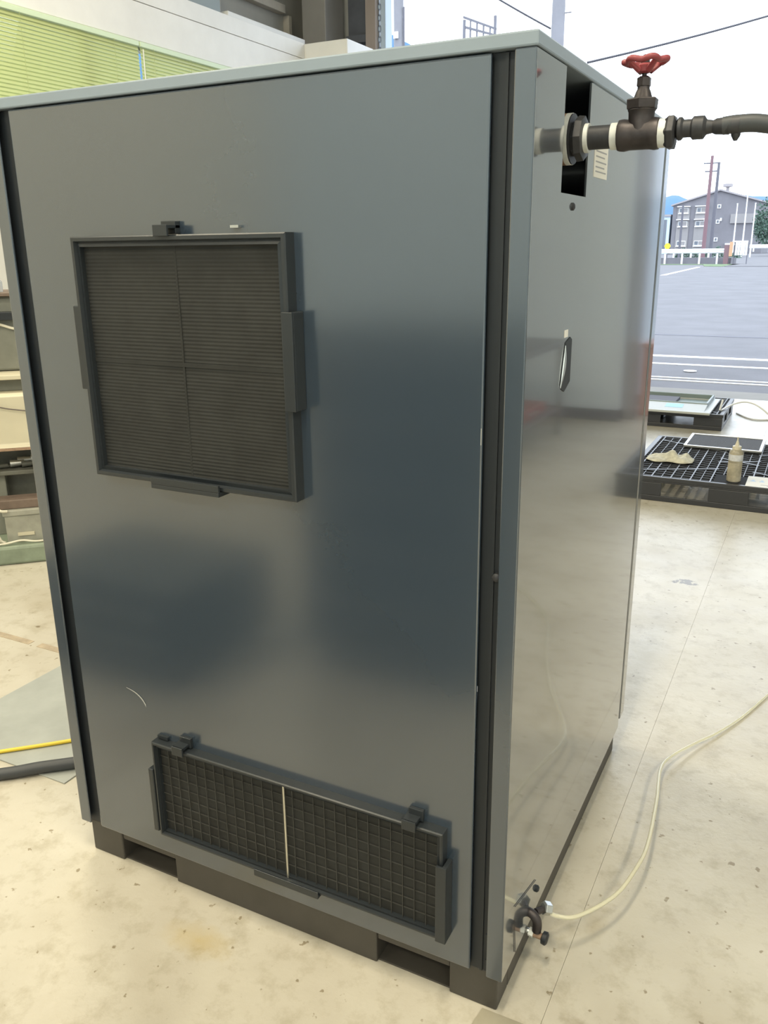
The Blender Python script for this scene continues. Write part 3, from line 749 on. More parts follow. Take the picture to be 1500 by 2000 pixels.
def top(mb, name, m, label, cat, at, bevel=0.0):
    o = mb.build(name, m, None, bevel=bevel); o.location = hp(at); o.rotation_euler = (0, 0, TH); return tag(o, label, cat)
bx = thing('switch_box', 'small grey metal switch box on the machine plinth', 'box', hp((0.12, 0.12, 0.086)), TH)
MB().box(-0.082, 0.082, -0.06, 0.07, 0, 0.125).build('body', 'boxgrey', bx, local=True, bevel=0.004)
MB().box(-0.088, 0.088, -0.066, 0.075, 0.125, 0.150).build('lid', 'boxgrey', bx, local=True, bevel=0.003)
MB().box(-0.035, 0.035, -0.064, -0.06, 0.030, 0.045).build('name_plate', 'cream', bx, local=True)
top(MB().box(-0.095, 0.095, -0.035, 0.06, 0, 0.042), 'wooden_block', 'brown', 'brown block lying on top of the grey switch box', 'block', (0.11, 0.115, 0.2365), 0.004)
jr = thing('jar', 'clear plastic jar with white lid on top of the old machine', 'jar', hp((0.085, 0.42, 1.171)), TH)
MB().lathe((0, 0, 0), (0, 0, 1), [(0, 0.035), (0.045, 0.035), (0.052, 0.028)], 16).build('body', 'jar', jr, local=True)
MB().lathe((0, 0, 0.052), (0, 0, 1), [(0, 0.03), (0.014, 0.03)], 16).build('lid', 'white_plastic', jr, local=True)
def cable(pts, r, m, name, label):
    P = [hp(q) for q in pts]; o = MB().tube(smooth_path(P, 6), r, 8).build(name, m, org=P[0]); return tag(o, label, 'cable')
cable([(-0.3, 0.27, 1.10), (0.0, 0.288, 1.08), (0.06, 0.295, 1.05), (0.11, 0.326, 1.028), (0.17, 0.327, 1.01), (0.3, 0.327, 1.0), (0.5, 0.327, 1.02)], 0.006, 'whitecable', 'machine_cable', 'white cable drooping over the grey headstock of the old machine')
cable([(-0.2, 0.115, 0.73), (0.03, 0.128, 0.700), (0.13, 0.13, 0.678), (0.25, 0.13, 0.665), (0.5, 0.13, 0.67)], 0.003, 'darkcable', 'machine_cable', 'thin dark cable hanging across the cream guard')
cable([(-0.25, 0.02, 0.092), (-0.05, 0.03, 0.092), (0.03, 0.02, 0.096), (0.10, 0.03, 0.102), (0.17, 0.03, 0.092), (0.3, 0.05, 0.092), (0.5, 0.05, 0.092)], 0.0045, 'whitecable', 'machine_cable', 'white cable lying along the plinth below the switch box')
cable([(-0.15, 0.1, 0.13), (-0.02, 0.06, 0.14), (0.015, 0.05, 0.10), (0.02, 0.06, 0.092), (-0.1, 0.15, 0.092)], 0.005, 'whitecable', 'machine_cable', 'curled white cable left of the switch box')
cable([(0.02, 0.06, 0.245), (0.015, 0.045, 0.262), (0.03, 0.035, 0.245), (0.055, 0.045, 0.238)], 0.006, 'whitecable', 'machine_cable', 'short white cable end poking over the switch box lid')


# ------------------------------------------------------------------ black plastic pallets and what lies on them
def pallet(x0, x1, y0, y1, h, label, open_w=0.245):
    t = thing('plastic_pallet', label, 'pallet', ((x0 + x1) / 2, (y0 + y1) / 2, 0), 0, 'black plastic pallets')
    xm, ym = (x0 + x1) / 2, (y0 + y1) / 2; w2 = 0.10 * (x1 - x0) / 1.1
    zt = h - 0.012
    rim = MB()
    rim.box(x0, x1, y0, y0 + 0.022, zt - 0.012, h); rim.box(x0, x1, y1 - 0.022, y1, zt - 0.012, h)
    rim.box(x0, x0 + 0.03, y0 + .022, y1 - .022, zt - 0.012, h); rim.box(x1 - 0.03, x1, y0 + .022, y1 - .022, zt - 0.012, h)
    rim.build('deck_rim', 'plastic', t, bevel=0.003)
    # side walls with fork openings, front and back; end walls likewise
    oh0, oh1 = 0.030, h - 0.034
    def wall(a0, a1, fixed, thick, ax):
        m = MB(); c = (a0 + a1) / 2; half = (a1 - a0) / 2
        cuts = [a0, c - 0.345 * half / 0.55, c - 0.10 * half / 0.55, c + 0.10 * half / 0.55, c + 0.345 * half / 0.55, a1]
        def bb(p, q, z0, z1):
            if ax == 0: m.box(p, q, fixed, fixed + thick, z0, z1)
            else: m.box(fixed, fixed + thick, p, q, z0, z1)
        bb(a0, a1, oh1, zt - 0.012); bb(a0, a1, 0.0, oh0)
        for i in (0, 2, 4): bb(cuts[i], cuts[i + 1], oh0, oh1)
        return m
    wall(x0 + .004, x1 - .004, y0 + 0.004, 0.012, 0).build('side_wall', 'plastic', t, bevel=0.003)
    wall(x0 + .004, x1 - .004, y1 - 0.016, 0.012, 0).build('side_wall', 'plastic', t, bevel=0.003)
    wall(y0 + .017, y1 - .017, x0 + 0.004, 0.012, 1).build('end_wall', 'plastic', t, bevel=0.003)
    wall(y0 + .017, y1 - .017, x1 - 0.016, 0.012, 1).build('end_wall', 'plastic', t, bevel=0.003)
    # deck ribs: thin upright ribs both ways, joined
    r = MB(); nx = 22; ny = 22
    for i in range(1, nx):
        x = x0 + (x1 - x0) * i / nx; ww = 0.0035 if i % 2 else 0.002
        r.box(x - ww, x + ww, y0 + .02, y1 - .02, h - 0.030, h - 0.0005 - (0.003 if i % 2 == 0 else 0))
    for i in range(1, ny):
        y = y0 + (y1 - y0) * i / ny
        r.box(x0 + .02, x1 - .02, y - 0.0018, y + 0.0018, h - 0.034, h - 0.0035)
    ro = r.build('deck_ribs', 'plastic', t); ro['kind'] = 'stuff'
    # diagonal braces and solid plates
    dg = MB()
    for (a, b_, c, d) in ((0.05, 0.12, 0.42, 0.30), (0.58, 0.30, 0.95, 0.12), (0.05, 0.88, 0.42, 0.70), (0.58, 0.70, 0.95, 0.88), (0.40, 0.45, 0.60, 0.55), (0.40, 0.55, 0.60, 0.45)):
        p = Vector((x0 + (x1 - x0) * a, y0 + (y1 - y0) * b_, h - 0.006)); q = Vector((x0 + (x1 - x0) * c, y0 + (y1 - y0) * d, h - 0.006))
        dv_ = (q - p).normalized(); nn = Vector((-dv_.y, dv_.x, 0)) * 0.007; b0 = len(dg.v)
        for zz in (-0.02, 0.0052):
            for s in (p + nn, q + nn, q - nn, p - nn): dg.v.append(s + Vector((0, 0, zz)))
        for f_ in ((0, 3, 2, 1), (4, 5, 6, 7), (0, 1, 5, 4), (1, 2, 6, 5), (2, 3, 7, 6), (3, 0, 4, 7)): dg.face([b0 + k_ for k_ in f_])
    dg.build('deck_brace', 'plastic', t)
    B(xm - 0.085, xm + 0.085, y0 + 0.022, y0 + 0.20, h - 0.012, h - 0.0002).build('deck_plate', 'plasticmatte', t, bevel=0.002)
    B(xm - 0.085, xm + 0.085, y1 - 0.20, y1 - 0.022, h - 0.012, h - 0.0002).build('deck_plate', 'plasticmatte', t, bevel=0.002)
    # inner blocks (feet)
    for (fx, fy) in ((0.08, 0.5), (0.5, 0.5), (0.92, 0.5)):
        cx = x0 + (x1 - x0) * fx; cy = y0 + (y1 - y0) * fy
        B(cx - 0.07, cx + 0.07, cy - 0.06, cy + 0.06, 0, h - 0.034).build('foot_block', 'plastic', t, bevel=0.006)
    return t


PH = 0.137
pallet(-0.528, 0.573, 3.475, 4.575, PH, 'black plastic grid pallet on the floor carrying the bottle and the rag')
pallet(-1.33, -0.228, 5.55, 6.35, 0.125, 'black plastic pallet near the doorway carrying the grey green tray')

fpn = thing('filter_panel', 'flat grey mesh filter panel with light frame lying on the pallet', 'filter', (-0.10, 4.36, PH))
fx0, fx1, fy0, fy1 = -0.33, 0.122, 4.285, 4.672
MB().box(fx0, fx1, fy0, fy0 + 0.018, PH, PH + 0.014).box(fx0, fx1, fy1 - 0.018, fy1, PH, PH + 0.014).box(fx0, fx0 + 0.018, fy0 + .018, fy1 - .018, PH, PH + 0.014).box(fx1 - 0.018, fx1, fy0 + .018, fy1 - .018, PH, PH + 0.014).build('frame', 'steel', fpn, bevel=0.002)
B(fx0 + 0.017, fx1 - 0.017, fy0 + 0.017, fy1 - 0.017, PH + 0.002, PH + 0.008).build('mesh', mat('grey_filter_cloth', (0.115, 0.12, 0.135), 0.8), fpn)
rb = MB()
for i in range(1, 60):
    x = fx0 + 0.018 + (fx1 - fx0 - 0.036) * i / 60; rb.box(x - 0.0012, x + 0.0012, fy0 + 0.018, fy1 - 0.018, PH + 0.008, PH + 0.0105)
ro = rb.build('pleats', mat('grey_filter_pleat', (0.13, 0.135, 0.15), 0.8), fpn); ro['kind'] = 'stuff'

# squeeze bottle
bt = thing('squeeze_bottle', 'dirty translucent squeeze bottle with pointed nozzle on the pallet', 'bottle', (0.033, 3.56, PH))
MB().lathe((0.033, 3.56, PH), (0, 0, 1), [(0, 0.032), (0.004, 0.036), (0.10, 0.036), (0.103, 0.0345), (0.107, 0.036), (0.155, 0.036), (0.168, 0.031), (0.175, 0.022)], 24).build('body', 'bottle', bt)
cp = MB().lathe((0.033, 3.56, PH), (0, 0, 1), [(0.172, 0.020), (0.174, 0.023), (0.190, 0.022), (0.194, 0.012), (0.215, 0.006), (0.216, 0.0045), (0.240, 0.002)], 18).build('nozzle_cap', 'bottlecap', bt)
MB().lathe((0.033, 3.56, PH), (0, 0, 1), [(0.115, 0.0365), (0.148, 0.0365)], 24).build('faded_label', mat('faded_label', (0.55, 0.57, 0.60), 0.5, var=0.15, vscale=40), bt)

# crumpled rag
rg = MB(); NX, NY = 36, 22; rnd = random.Random(3)
ph = [(rnd.uniform(20, 60), rnd.uniform(-40, 40), rnd.uniform(0, 6)) for _ in range(5)]
def edge(u): return 0.5 + 0.5 * math.sin(7 * u + 1) * 0.22
for i in range(NX + 1):
    for j in range(NY + 1):
        u = i / NX; v = j / NY
        x = -0.478 + 0.262 * u; wid = 0.035 + 0.14 * math.sin(PI * min(1, u * 0.86 + 0.07)) ** 0.8 * (0.8 + 0.25 * math.sin(9 * u))
        y = 3.91 + (v - 0.48) * wid * 1.35 + 0.012 * math.sin(17 * u) * v
        e = min(1, min(u, 1 - u) * 6) * math.sin(PI * v) ** 0.7
        hgt = 0.012 + 0.026 * math.exp(-((u - 0.62) / 0.28) ** 2) + 0.011 * sum(math.sin(a * x * 1.6 + b_ * y * 1.6 + c_) for a, b_, c_ in ph) / 2.2
        rg.v.append(Vector((x, y, PH + 0.002 + max(0.0, hgt * e))))
nn = (NX + 1) * (NY + 1)
for i in range(NX):
    for j in range(NY):
        a = i * (NY + 1) + j; rg.face([a, a + NY + 1, a + NY + 2, a + 1], True)
ro = tag(rg.build('cleaning_rag', 'rag', org=(-0.34, 3.91, PH)), 'crumpled dirty cream rag on the near pallet', 'rag')
so = ro.modifiers.new('thick', 'SOLIDIFY'); so.thickness = 0.003; so.offset = 1

# leaflet with small coloured icons
lfz = PH + 0.0008
lfo = thing('printed_card', 'white card with small coloured symbols at the pallet edge', 'card', (0.2, 3.58, PH))
B(0.098, 0.33, 3.482, 3.70, PH + 0.0002, lfz).build('sheet', 'paper', lfo)
for i, m in enumerate(('bluetint', 'bluetint', 'pinktint', 'bluetint')):
    x = 0.128 + 0.044 * i
    ic = MB().box(x - 0.013, x + 0.013, 3.588, 3.602, lfz, lfz + 0.0004).box(x - 0.006, x + 0.006, 3.602, 3.625, lfz, lfz + 0.0004)
    ic.build('symbol', m, lfo)
B(0.17, 0.31, 3.525, 3.533, lfz, lfz + 0.0003).build('print_line', 'ink', lfo); B(0.20, 0.30, 3.507, 3.514, lfz, lfz + 0.0003).build('print_line', 'ink', lfo)

# tray panel on the far pallet
ty = thing('panel_tray', 'grey green shallow panel tray lying on the far pallet', 'tray', (-0.85, 5.8, 0.125))
tx0, tx1, ty0, ty1, tz = -1.30, -0.318, 5.48, 6.16, 0.126
def ring(x0, x1, y0, y1, w, z0, z1): return MB().box(x0, x1, y0, y0 + w, z0, z1).box(x0, x1, y1 - w, y1, z0, z1).box(x0, x0 + w, y0 + w, y1 - w, z0, z1).box(x1 - w, x1, y0 + w, y1 - w, z0, z1)
ring(tx0, tx1, ty0, ty1, 0.05, tz, tz + 0.018).build('flange', 'traygrey', ty, bevel=0.004)
ring(tx0 + 0.045, tx1 - 0.045, ty0 + 0.22, ty1 - 0.02, 0.016, tz + 0.002, tz + 0.052).build('rim', 'traygreen', ty, bevel=0.006)
MB().prism([(ty0 + 0.04, tz + 0.018), (ty0 + 0.22, tz + 0.045), (ty0 + 0.22, tz + 0.002), (ty0 + 0.04, tz + 0.002)], 0, tx0 + 0.045, tx1 - 0.045).build('sloped_front', 'traygrey', ty, bevel=0.002)
B(tx0 + 0.06, tx1 - 0.06, ty0 + 0.235, ty1 - 0.035, tz, tz + 0.008).build('bottom', 'traygreen', ty)
lbm = MB(); zf = lambda y: tz + 0.018 + (y - ty0 - 0.04) / 0.18 * 0.027 + 0.0008
b0 = len(lbm.v)
for (x, y) in ((-0.66, ty0 + 0.10), (-0.53, ty0 + 0.10), (-0.53, ty0 + 0.19), (-0.66, ty0 + 0.19)): lbm.v.append(Vector((x, y, zf(y))))
lbm.face([b0, b0 + 1, b0 + 2, b0 + 3]); lbm.build('blue_label', 'bluelabel', ty)
B(-1.24, -0.62, 5.80, 6.08, tz + 0.008, tz + 0.03).build('insert_panel', 'drain', ty)
wt = thing('nylon_tube', 'white nylon tube looping off the right end of the far pallet', 'tube', (-0.22, 5.9, 0.12))
MB().tube(smooth_path([(-0.262, 5.72, 0.1305), (-0.235, 5.82, 0.139), (-0.19, 5.90, 0.155), (-0.12, 5.92, 0.172), (-0.05, 5.9, 0.165), (0.02, 5.88, 0.130), (0.10, 5.9, 0.06), (0.16, 6.0, 0.012), (0.1, 6.15, 0.0075), (-0.02, 6.1, 0.0075), (-0.10, 6.16, 0.0075), (-0.2, 6.34, 0.0075)], 8), 0.007, 10).build('tube', 'white_plastic', wt)
tag(MB().cyl((-0.272, 5.70, 0.130), (-0.262, 5.76, 0.205), 0.0075, n=10).build('nylon_stub', 'white_plastic', org=(-0.27, 5.7, 0.126)), 'short white stub standing on the far pallet corner', 'tube')

# ------------------------------------------------------------------ things out of frame that the glossy panels reflect
def tool_cabinet(x0, x1, y0, y1, h, label, m, n=5):
    t = thing('tool_cabinet', label, 'tool cabinet', ((x0 + x1) / 2, (y0 + y1) / 2, 0), 0, 'dark tool cabinets')
    B(x0, x1, y0, y1, 0.06, h).build('body', m, t, bevel=0.006)
    z0, z1 = 0.10, h - 0.05
    for i in range(n):
        a = z0 + (z1 - z0) * i / n + 0.008; b_ = z0 + (z1 - z0) * (i + 1) / n - 0.008
        d = B(x0 + 0.02, x1 - 0.02, y1, y1 + 0.016, a, b_).build('drawer', m, t, bevel=0.003)
        B(x0 + 0.06, x1 - 0.06, y1 + 0.016, y1 + 0.030, b_ - 0.03, b_ - 0.018).build('handle', 'steel', d)
    for (x, y) in ((x0 + .06, y0 + .06), (x1 - .06, y0 + .06), (x0 + .06, y1 - .06), (x1 - .06, y1 - .06)):
        MB().cyl((x - 0.014, y, 0.03), (x + 0.014, y, 0.03), 0.03, n=14).build('caster', 'recess', t)
tool_cabinet(-1.06, -0.42, -1.62, -1.04, 1.12, 'dark grey drawer cabinet standing behind the camera', 'toolgrey')
tool_cabinet(-1.95, -1.28, -1.16, -0.66, 0.34, 'low dark drawer cabinet left behind the camera', 'toolgrey', 2)
wbn = thing('work_bench', 'grey steel work bench against the right partition', 'bench', (1.62, 4.4, 0))
B(1.28, 2.0, 3.95, 5.0, 0.66, 0.70).build('worktop', 'bench', wbn, bevel=0.004); B(1.32, 1.96, 4.0, 4.95, 0.18, 0.205).build('shelf', 'bench', wbn)
for (x, y) in ((1.30, 3.97), (1.94, 3.97), (1.30, 4.94), (1.94, 4.94)): B(x, x + 0.04, y, y + 0.04, 0, 0.66).build('leg', 'bench', wbn)
tool_box = B(1.36, 1.72, 4.15, 4.75, 0.206, 0.28).build('drawer', 'redtool', wbn, bevel=0.006)  # red tool box lying on the shelf, made a part of the bench
B(1.345, 1.36, 4.35, 4.55, 0.235, 0.25).build('handle', 'steel', tool_box)
ob = thing('orange_bin', 'tall orange plastic bin by the doorway post', 'bin', (0.82, 6.15, 0))
MB().prism([(0.71, 0.0), (0.925, 0.0), (0.925, 0.55), (0.69, 0.55)], 1, 5.95, 6.40).build('body', 'orange', ob, bevel=0.01)
B(0.68, 0.928, 5.93, 6.42, 0.55, 0.59).build('rim', 'orange', ob, bevel=0.01)

# ------------------------------------------------------------------ outdoors
def pole(x, y, h, r0, r1, m, label, group, arms=(), name='utility_pole'):
    t = thing(name, label, 'pole', (x, y, 0), 0, group)
    MB().tube([(x, y, -0.012), (x, y, h)], [r0, r1], 14).build('shaft', m, t)
    for z, w in arms:
        a = B(x - w / 2, x + w / 2, y - 0.05, y + 0.05, z, z + 0.09).build('crossarm', 'darkpole', t)
        for s in (-0.45, 0, 0.45):
            MB().lathe((x + s * w, y, z + 0.09), (0, 0, 1), [(0, 0.03), (0.05, 0.05), (0.10, 0.04), (0.16, 0.03)], 8).build('insulator', 'whitepaint', a)
    return t


np_ = pole(-5.94, 20, 11, 0.165, 0.135, 'concrete', 'thick grey concrete utility pole rising above the cabinet lid', 'utility poles', ((9.6, 1.8),))
for z in (5.6, 6.4, 7.2):
    MB().cyl((-5.79, 20, z), (-5.64, 20, z), 0.012, n=6).build('step_bolt', 'darkpole', np_)
pp = pole(-9.99, 20, 10, 0.135, 0.12, 'concrete', 'pale concrete pole with a dark cable beside the hanging chain', 'utility poles', ((9.0, 1.6),))
MB().cyl((-9.83, 19.97, 0), (-9.83, 19.97, 7.0), 0.02, n=8).build('riser_cable', 'darkpole', pp)
B(-10.05, -9.93, 19.82, 19.86, 6.3, 6.45).build('number_plate', 'whitepaint', pp)
pole(-9.31, 75, 8.1, 0.17, 0.11, 'rustpole', 'rust red pole in front of the gabled building', 'far poles', ((7.5, 1.2), (6.9, 0.9)))
pole(-9.0, 77, 7.76, 0.17, 0.10, 'darkpole', 'dark grey pole just right of the rust red pole', 'far poles')
pole(-11.2, 75, 4.5, 0.10, 0.08, 'darkpole', 'thin dark pole in front of the building windows', 'far poles')
for (x, h, w) in ((-10.0, 5.6, 'leftmost'), (-9.05, 6.7, 'tallest middle'), (-8.15, 5.6, 'rightmost')):
    t = thing('flag_pole', '%s of three white flag poles before the gabled building' % w, 'flag pole', (x, 105, 0), 0, 'white flag poles')
    MB().tube([(x, 105, 0), (x, 105, h)], [0.09, 0.06], 10).build('shaft', 'whitepaint', t)
    MB().lathe((x, 105, h), (0, 0, 1), [(0, 0.05), (0.06, 0.09), (0.12, 0.05)], 10).build('finial', 'whitepaint', t)
def wire(p, q, sag, label, r=0.022):
    P = [Vector(p).lerp(Vector(q), i / 20) - Vector((0, 0, sag * 4 * (i / 20) * (1 - i / 20))) for i in range(21)]
    tag(MB().tube(P, r, 6).build('overhead_wire', 'wire', org=P[0]), label, 'wire', 'overhead wires')
wire((-6.11, 20, 6.12), (-12.2, 20.9, 10.2), 0.15, 'thin overhead wire sloping down to the concrete pole')
wire((-6.0, 23.0, 5.9), (9.0, 48.5, 15.5), 0.6, 'overhead wire rising to the right above the red handwheel', 0.032)
wire((-9.797, 19.97, 6.1), (-6.10, 20.0, 5.6), 0.25, 'thin slack wire between the two concrete poles', 0.012)

# white framed sign above the lid
sg = thing('sign_frame', 'white steel framed signboard standing above the cabinet lid line', 'sign', (-11.8, 30, 0))
for x in (-12.35, -11.2): B(x, x + 0.08, 29.96, 30.04, 0, 9.0).build('post', 'signgrey', sg)
B(-12.35, -11.12, 30.0, 30.03, 6.5, 8.35).build('board', 'signgrey', sg)
MB().prism([(-12.35, 9.05), (-11.12, 8.55), (-11.12, 8.62), (-12.35, 9.13)], 1, 29.97, 30.03).build('top_rail', 'signgrey', sg)
MB().prism([(-12.35, 8.75), (-11.12, 8.35), (-11.12, 8.42), (-12.35, 8.83)], 1, 29.97, 30.03).build('mid_rail', 'signgrey', sg)
for i in range(1, 5):
    x = -12.35 + 1.23 * i / 5; B(x, x + 0.05, 29.98, 30.02, 8.3, 9.05 - 0.5 * i / 5).build('baluster', 'signgrey', sg)

# gabled building
gb = thing('gabled_building', 'grey three storey gabled building across the yard', 'building', (-17, 150, 0))
GX0, GX1, GA = -24.1, -10.2, -17.1
MB().prism([(GX0, 0), (GX1, 0), (GX1, 7.5), (GA, 9.55), (GX0, 7.5)], 1, 150, 165).build('wall', 'bldg', gb)
MB().prism([(GX0 - 0.3, 7.42), (GA, 9.55), (GX1 + 0.3, 7.42), (GX1 + 0.3, 7.65), (GA, 9.80), (GX0 - 0.3, 7.65)], 1, 149.6, 165.3).build('roof', 'roofedge', gb)
for x in (-23.35, -20.6):
    B(x, x + 1.9, 149.85, 150.0, 0.4, 7.35).build('pale_bay', 'bldg2', gb)
for z in (7.25, 5.25):
    for x in (-23.4, -20.65): B(x, x + 2.0, 149.35, 149.9, z, z + 0.14).build('awning', 'whitepaint', gb)
for z in (6.35, 4.3, 1.3):
    for x in (-23.1, -20.4):
        w = B(x, x + 1.4, 149.78, 149.9, z, z + 0.75).build('window', 'whitepaint', gb)
        B(x + 0.08, x + 0.62, 149.74, 149.78, z + 0.08, z + 0.67).build('pane', 'glassdark', w); B(x + 0.70, x + 1.32, 149.74, 149.78, z + 0.08, z + 0.67).build('pane', 'bldg2', w)
        B(x - 0.1, x + 1.5, 149.6, 149.8, z - 0.16, z).build('sill', 'whitepaint', w)
for (x, z) in ((-17.35, 6.9), (-17.35, 4.6), (-17.4, 1.9)):
    w = B(x, x + 0.55, 149.9, 150.0, z, z + 0.6).build('window', 'whitepaint', gb); B(x + 0.12, x + 0.43, 149.86, 149.9, z + 0.12, z + 0.5).build('pane', 'glassdark', w)
for (x, z) in ((-18.9, 7.5), (-19.2, 5.0), (-16.75, 5.0)): B(x, x + 0.25, 149.8, 150, z, z + 0.45).build('wall_lamp', 'whitepaint', gb)
B(-15.2, -11.0, 149.7, 150.0, 4.6, 6.0).build('sign_band', 'bldg2', gb)
B(-15.6, -12.3, 149.4, 150.0, 1.3, 1.6).build('awning', 'whitepaint', gb)
MB().lathe((-16.3, 152, 9.5), (0, 0, 1), [(0, 0.25), (0.6, 0.25), (0.7, 0.75), (1.1, 0.75), (1.2, 0.3)], 12).build('roof_vent', 'roofedge', gb)
sd = thing('side_building', 'pale blue narrow building left of the gabled one', 'building', (-25.5, 152, 0))
B(-27.6, -24.5, 150.5, 160, 0, 5.9).build('wall', 'bluejamb', sd); B(-27.8, -24.4, 150.2, 160.2, 5.9, 6.2).build('roof', 'roofedge', sd)
for x in (-27.0, -25.7): B(x, x + 0.7, 150.42, 150.5, 0.3, 5.4).build('window', 'glassdark', sd)

# guard rails
def guard_rail(x0, x1, y, zb, label, step, plates=True):
    t = thing('guard_rail', label, 'guard rail', ((x0 + x1) / 2, y, 0), 0, 'white guard rails')
    MB().prism([(y - 0.02, zb + 0.76), (y - 0.07, zb + 0.84), (y - 0.02, zb + 0.92), (y - 0.07, zb + 1.0), (y - 0.02, zb + 1.09), (y, zb + 1.09), (y, zb + 0.76)], 0, x0, x1).build('beam', 'whitepaint', t)
    x = x0 + 0.3; i = 0
    while x < x1:
        B(x, x + 0.13, y + 0.001, y + 0.08, zb - 0.02 if i % 2 else zb + 0.46, zb + 1.05).build('post', 'whitepaint', t); x += step; i += 1
guard_rail(-14.6, -6.95, 68, 0.0, 'white guard rail in front of the gabled building', 0.62)
guard_rail(-6.9, 6, 88, 0.25, 'white guard rail on the raised road at the right edge', 2.4)
tag(MB().prism([(-14.6, 68.3), (-6.95, 68.3), (-6.3, 66.8), (-6.0, 67.2), (-6.5, 69.2), (-14.6, 69.2)], 2, -0.012, 0.45).build('retaining_wall', 'bldg', org=(-11, 68.7, 0)), 'low grey retaining wall behind the guard rail', 'wall')
tag(MB().prism([(-6.0, 60.0), (9, 60.0), (9, 87.0), (-6.6, 87.0)], 2, -0.012, 0.02).build('road_ramp', 'asphalt', org=(2, 75, 0)), 'pale asphalt ramp rising to the road at the right', 'road')['kind'] = 'structure'
bdg = thing('notice_board', 'white planked notice board behind the guard rail end', 'board', (-5.8, 67, 0))
B(-6.35, -5.30, 66.9, 66.96, 1.52, 1.62).build('top_rail', 'whitepaint', bdg)
for i in range(5): B(-6.12 + 0.17 * i, -5.98 + 0.17 * i, 66.92, 66.96, 0.62, 1.52).build('plank', 'whitepaint', bdg)
for x in (-6.2, -5.32): B(x, x + 0.06, 66.96, 67.02, -0.012, 1.52).build('post', 'darkpole', bdg)
rp_ = thing('rusty_post', 'rusty brown and orange post at the guard rail end', 'post', (-6.5, 66.9, 0))
B(-6.85, -6.52, 66.8, 67.1, -0.012, 1.35).build('pillar', 'rustpole', rp_); B(-6.50, -6.28, 66.75, 66.85, 0.55, 1.55).build('orange_board', mat('weathered_orange', (0.55, 0.33, 0.20), 0.7), rp_)
ys = thing('road_sign', 'small yellow road sign above the guard rail', 'sign', (-11.1, 69.5, 0))
MB().cyl((-11.25, 69.5, -0.012), (-11.25, 69.5, 1.2), 0.04, n=8).build('post', 'darkpole', ys)
MB().lathe((-11.25, 69.45, 1.30), (0, -1, 0), [(0, 0.24), (0.03, 0.24)], 6).build('plate', 'yellowsign', ys)

# tree at the right edge
trn = thing('tree', 'bushy green tree at the right edge by the building', 'tree', (-6.2, 118, 0))
MB().tube([(-6.2, 118, -0.012), (-6.1, 118, 2.2), (-6.3, 118.2, 4.6)], [0.3, 0.22, 0.1], 10).build('trunk', 'bark', trn)
lv = MB(); rr = random.Random(5)
blobs = [(-6.4, 118, 4.6, 2.9, 2.7), (-7.6, 118, 3.6, 1.7, 1.8), (-5.2, 118.4, 4.2, 2.4, 2.6), (-6.4, 117.6, 2.6, 2.6, 1.8), (-6.0, 118, 6.4, 1.8, 1.3)]
for (bx_, by_, bz_, rx, rz) in blobs:
    for _ in range(1100):
        d = Vector((rr.gauss(0, 1), rr.gauss(0, 1), rr.gauss(0, 1))).normalized() * rr.uniform(0.72, 1.03)
        c = Vector((bx_ + d.x * rx, by_ + d.y * rx * 0.9, bz_ + d.z * rz)); s = rr.uniform(0.10, 0.22)
        a = Vector((rr.gauss(0, 1), rr.gauss(0, 1), rr.gauss(0, 1))).normalized(); b_ = a.cross(Vector((rr.gauss(0, 1), rr.gauss(0, 1), rr.gauss(0, 1)))).normalized()
        k0 = len(lv.v); lv.v += [c + a * s, c + b_ * s * 0.6, c - a * s, c - b_ * s * 0.6]; lv.face([k0, k0 + 1, k0 + 2, k0 + 3])
co = lv.build('crown', 'leaf', trn); co['kind'] = 'stuff'
hg = MB(); rr = random.Random(9)
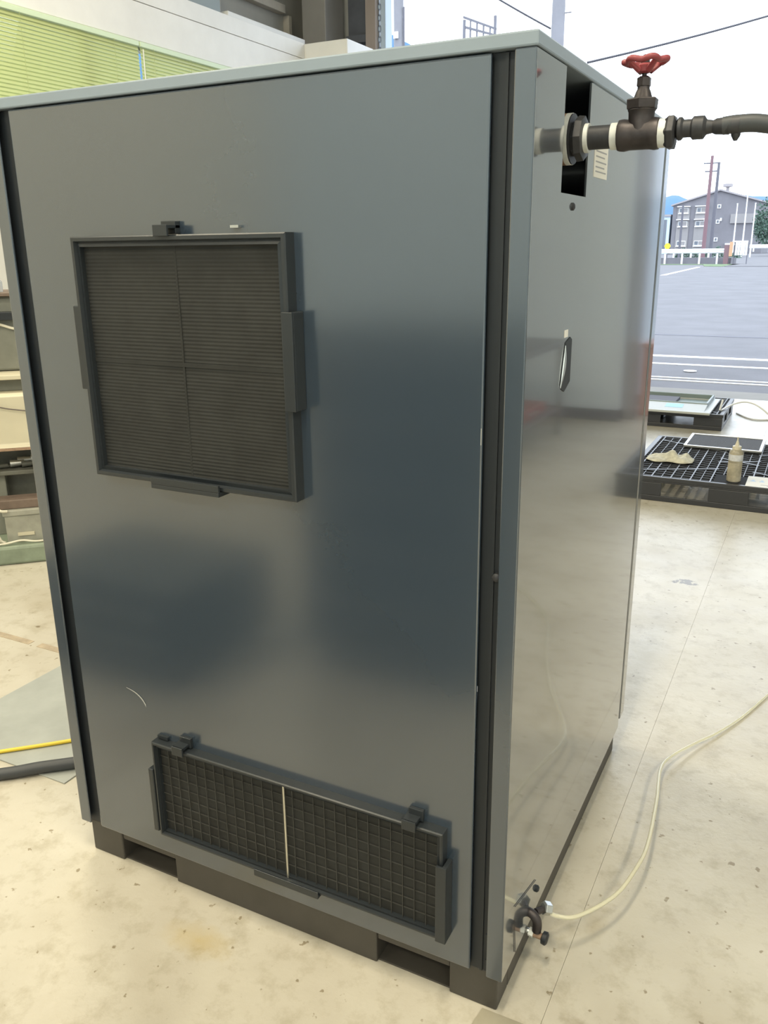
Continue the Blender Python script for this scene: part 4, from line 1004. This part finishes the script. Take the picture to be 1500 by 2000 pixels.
for _ in range(1500):
    c = Vector((rr.uniform(-15.5, -8.6), rr.uniform(99.5, 101), 0)); hmax = 0.7 + 0.35 * math.sin(c.x * 2.1) + 0.2 * math.sin(c.x * 5)
    c.z = rr.uniform(0, hmax); s = rr.uniform(0.07, 0.15)
    a = Vector((rr.gauss(0, 1), rr.gauss(0, 1), rr.gauss(0, 1))).normalized(); b_ = a.cross(Vector((rr.gauss(0, 1), rr.gauss(0, 1), 1))).normalized()
    k0 = len(hg.v); hg.v += [c + a * s, c + b_ * s * 0.6, c - a * s, c - b_ * s * 0.6]; hg.face([k0, k0 + 1, k0 + 2, k0 + 3])
ho = tag(hg.build('hedge_foliage', 'leaf', org=(-12, 100, 0)), 'low green hedge behind the guard rail', 'hedge', kind='stuff')

# distant hills, with the blue of haze in their base colour
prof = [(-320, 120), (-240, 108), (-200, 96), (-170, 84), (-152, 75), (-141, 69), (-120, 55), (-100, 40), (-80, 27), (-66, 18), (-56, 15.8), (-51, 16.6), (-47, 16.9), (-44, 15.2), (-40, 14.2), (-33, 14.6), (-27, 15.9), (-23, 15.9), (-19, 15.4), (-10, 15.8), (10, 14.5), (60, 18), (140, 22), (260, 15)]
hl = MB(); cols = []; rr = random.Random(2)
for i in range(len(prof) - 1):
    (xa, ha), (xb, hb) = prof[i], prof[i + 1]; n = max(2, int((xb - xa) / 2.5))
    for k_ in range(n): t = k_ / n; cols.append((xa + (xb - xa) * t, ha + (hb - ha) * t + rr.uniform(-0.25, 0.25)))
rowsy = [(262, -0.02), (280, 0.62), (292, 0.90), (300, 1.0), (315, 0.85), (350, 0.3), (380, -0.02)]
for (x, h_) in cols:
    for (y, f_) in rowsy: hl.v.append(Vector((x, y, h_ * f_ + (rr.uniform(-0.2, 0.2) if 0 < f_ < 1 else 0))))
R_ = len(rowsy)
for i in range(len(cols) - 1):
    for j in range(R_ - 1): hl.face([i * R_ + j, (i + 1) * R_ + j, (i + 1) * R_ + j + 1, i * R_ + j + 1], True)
struct(hl.build('hills', 'hill'), 'wooded hills on the horizon, coloured blue for haze')
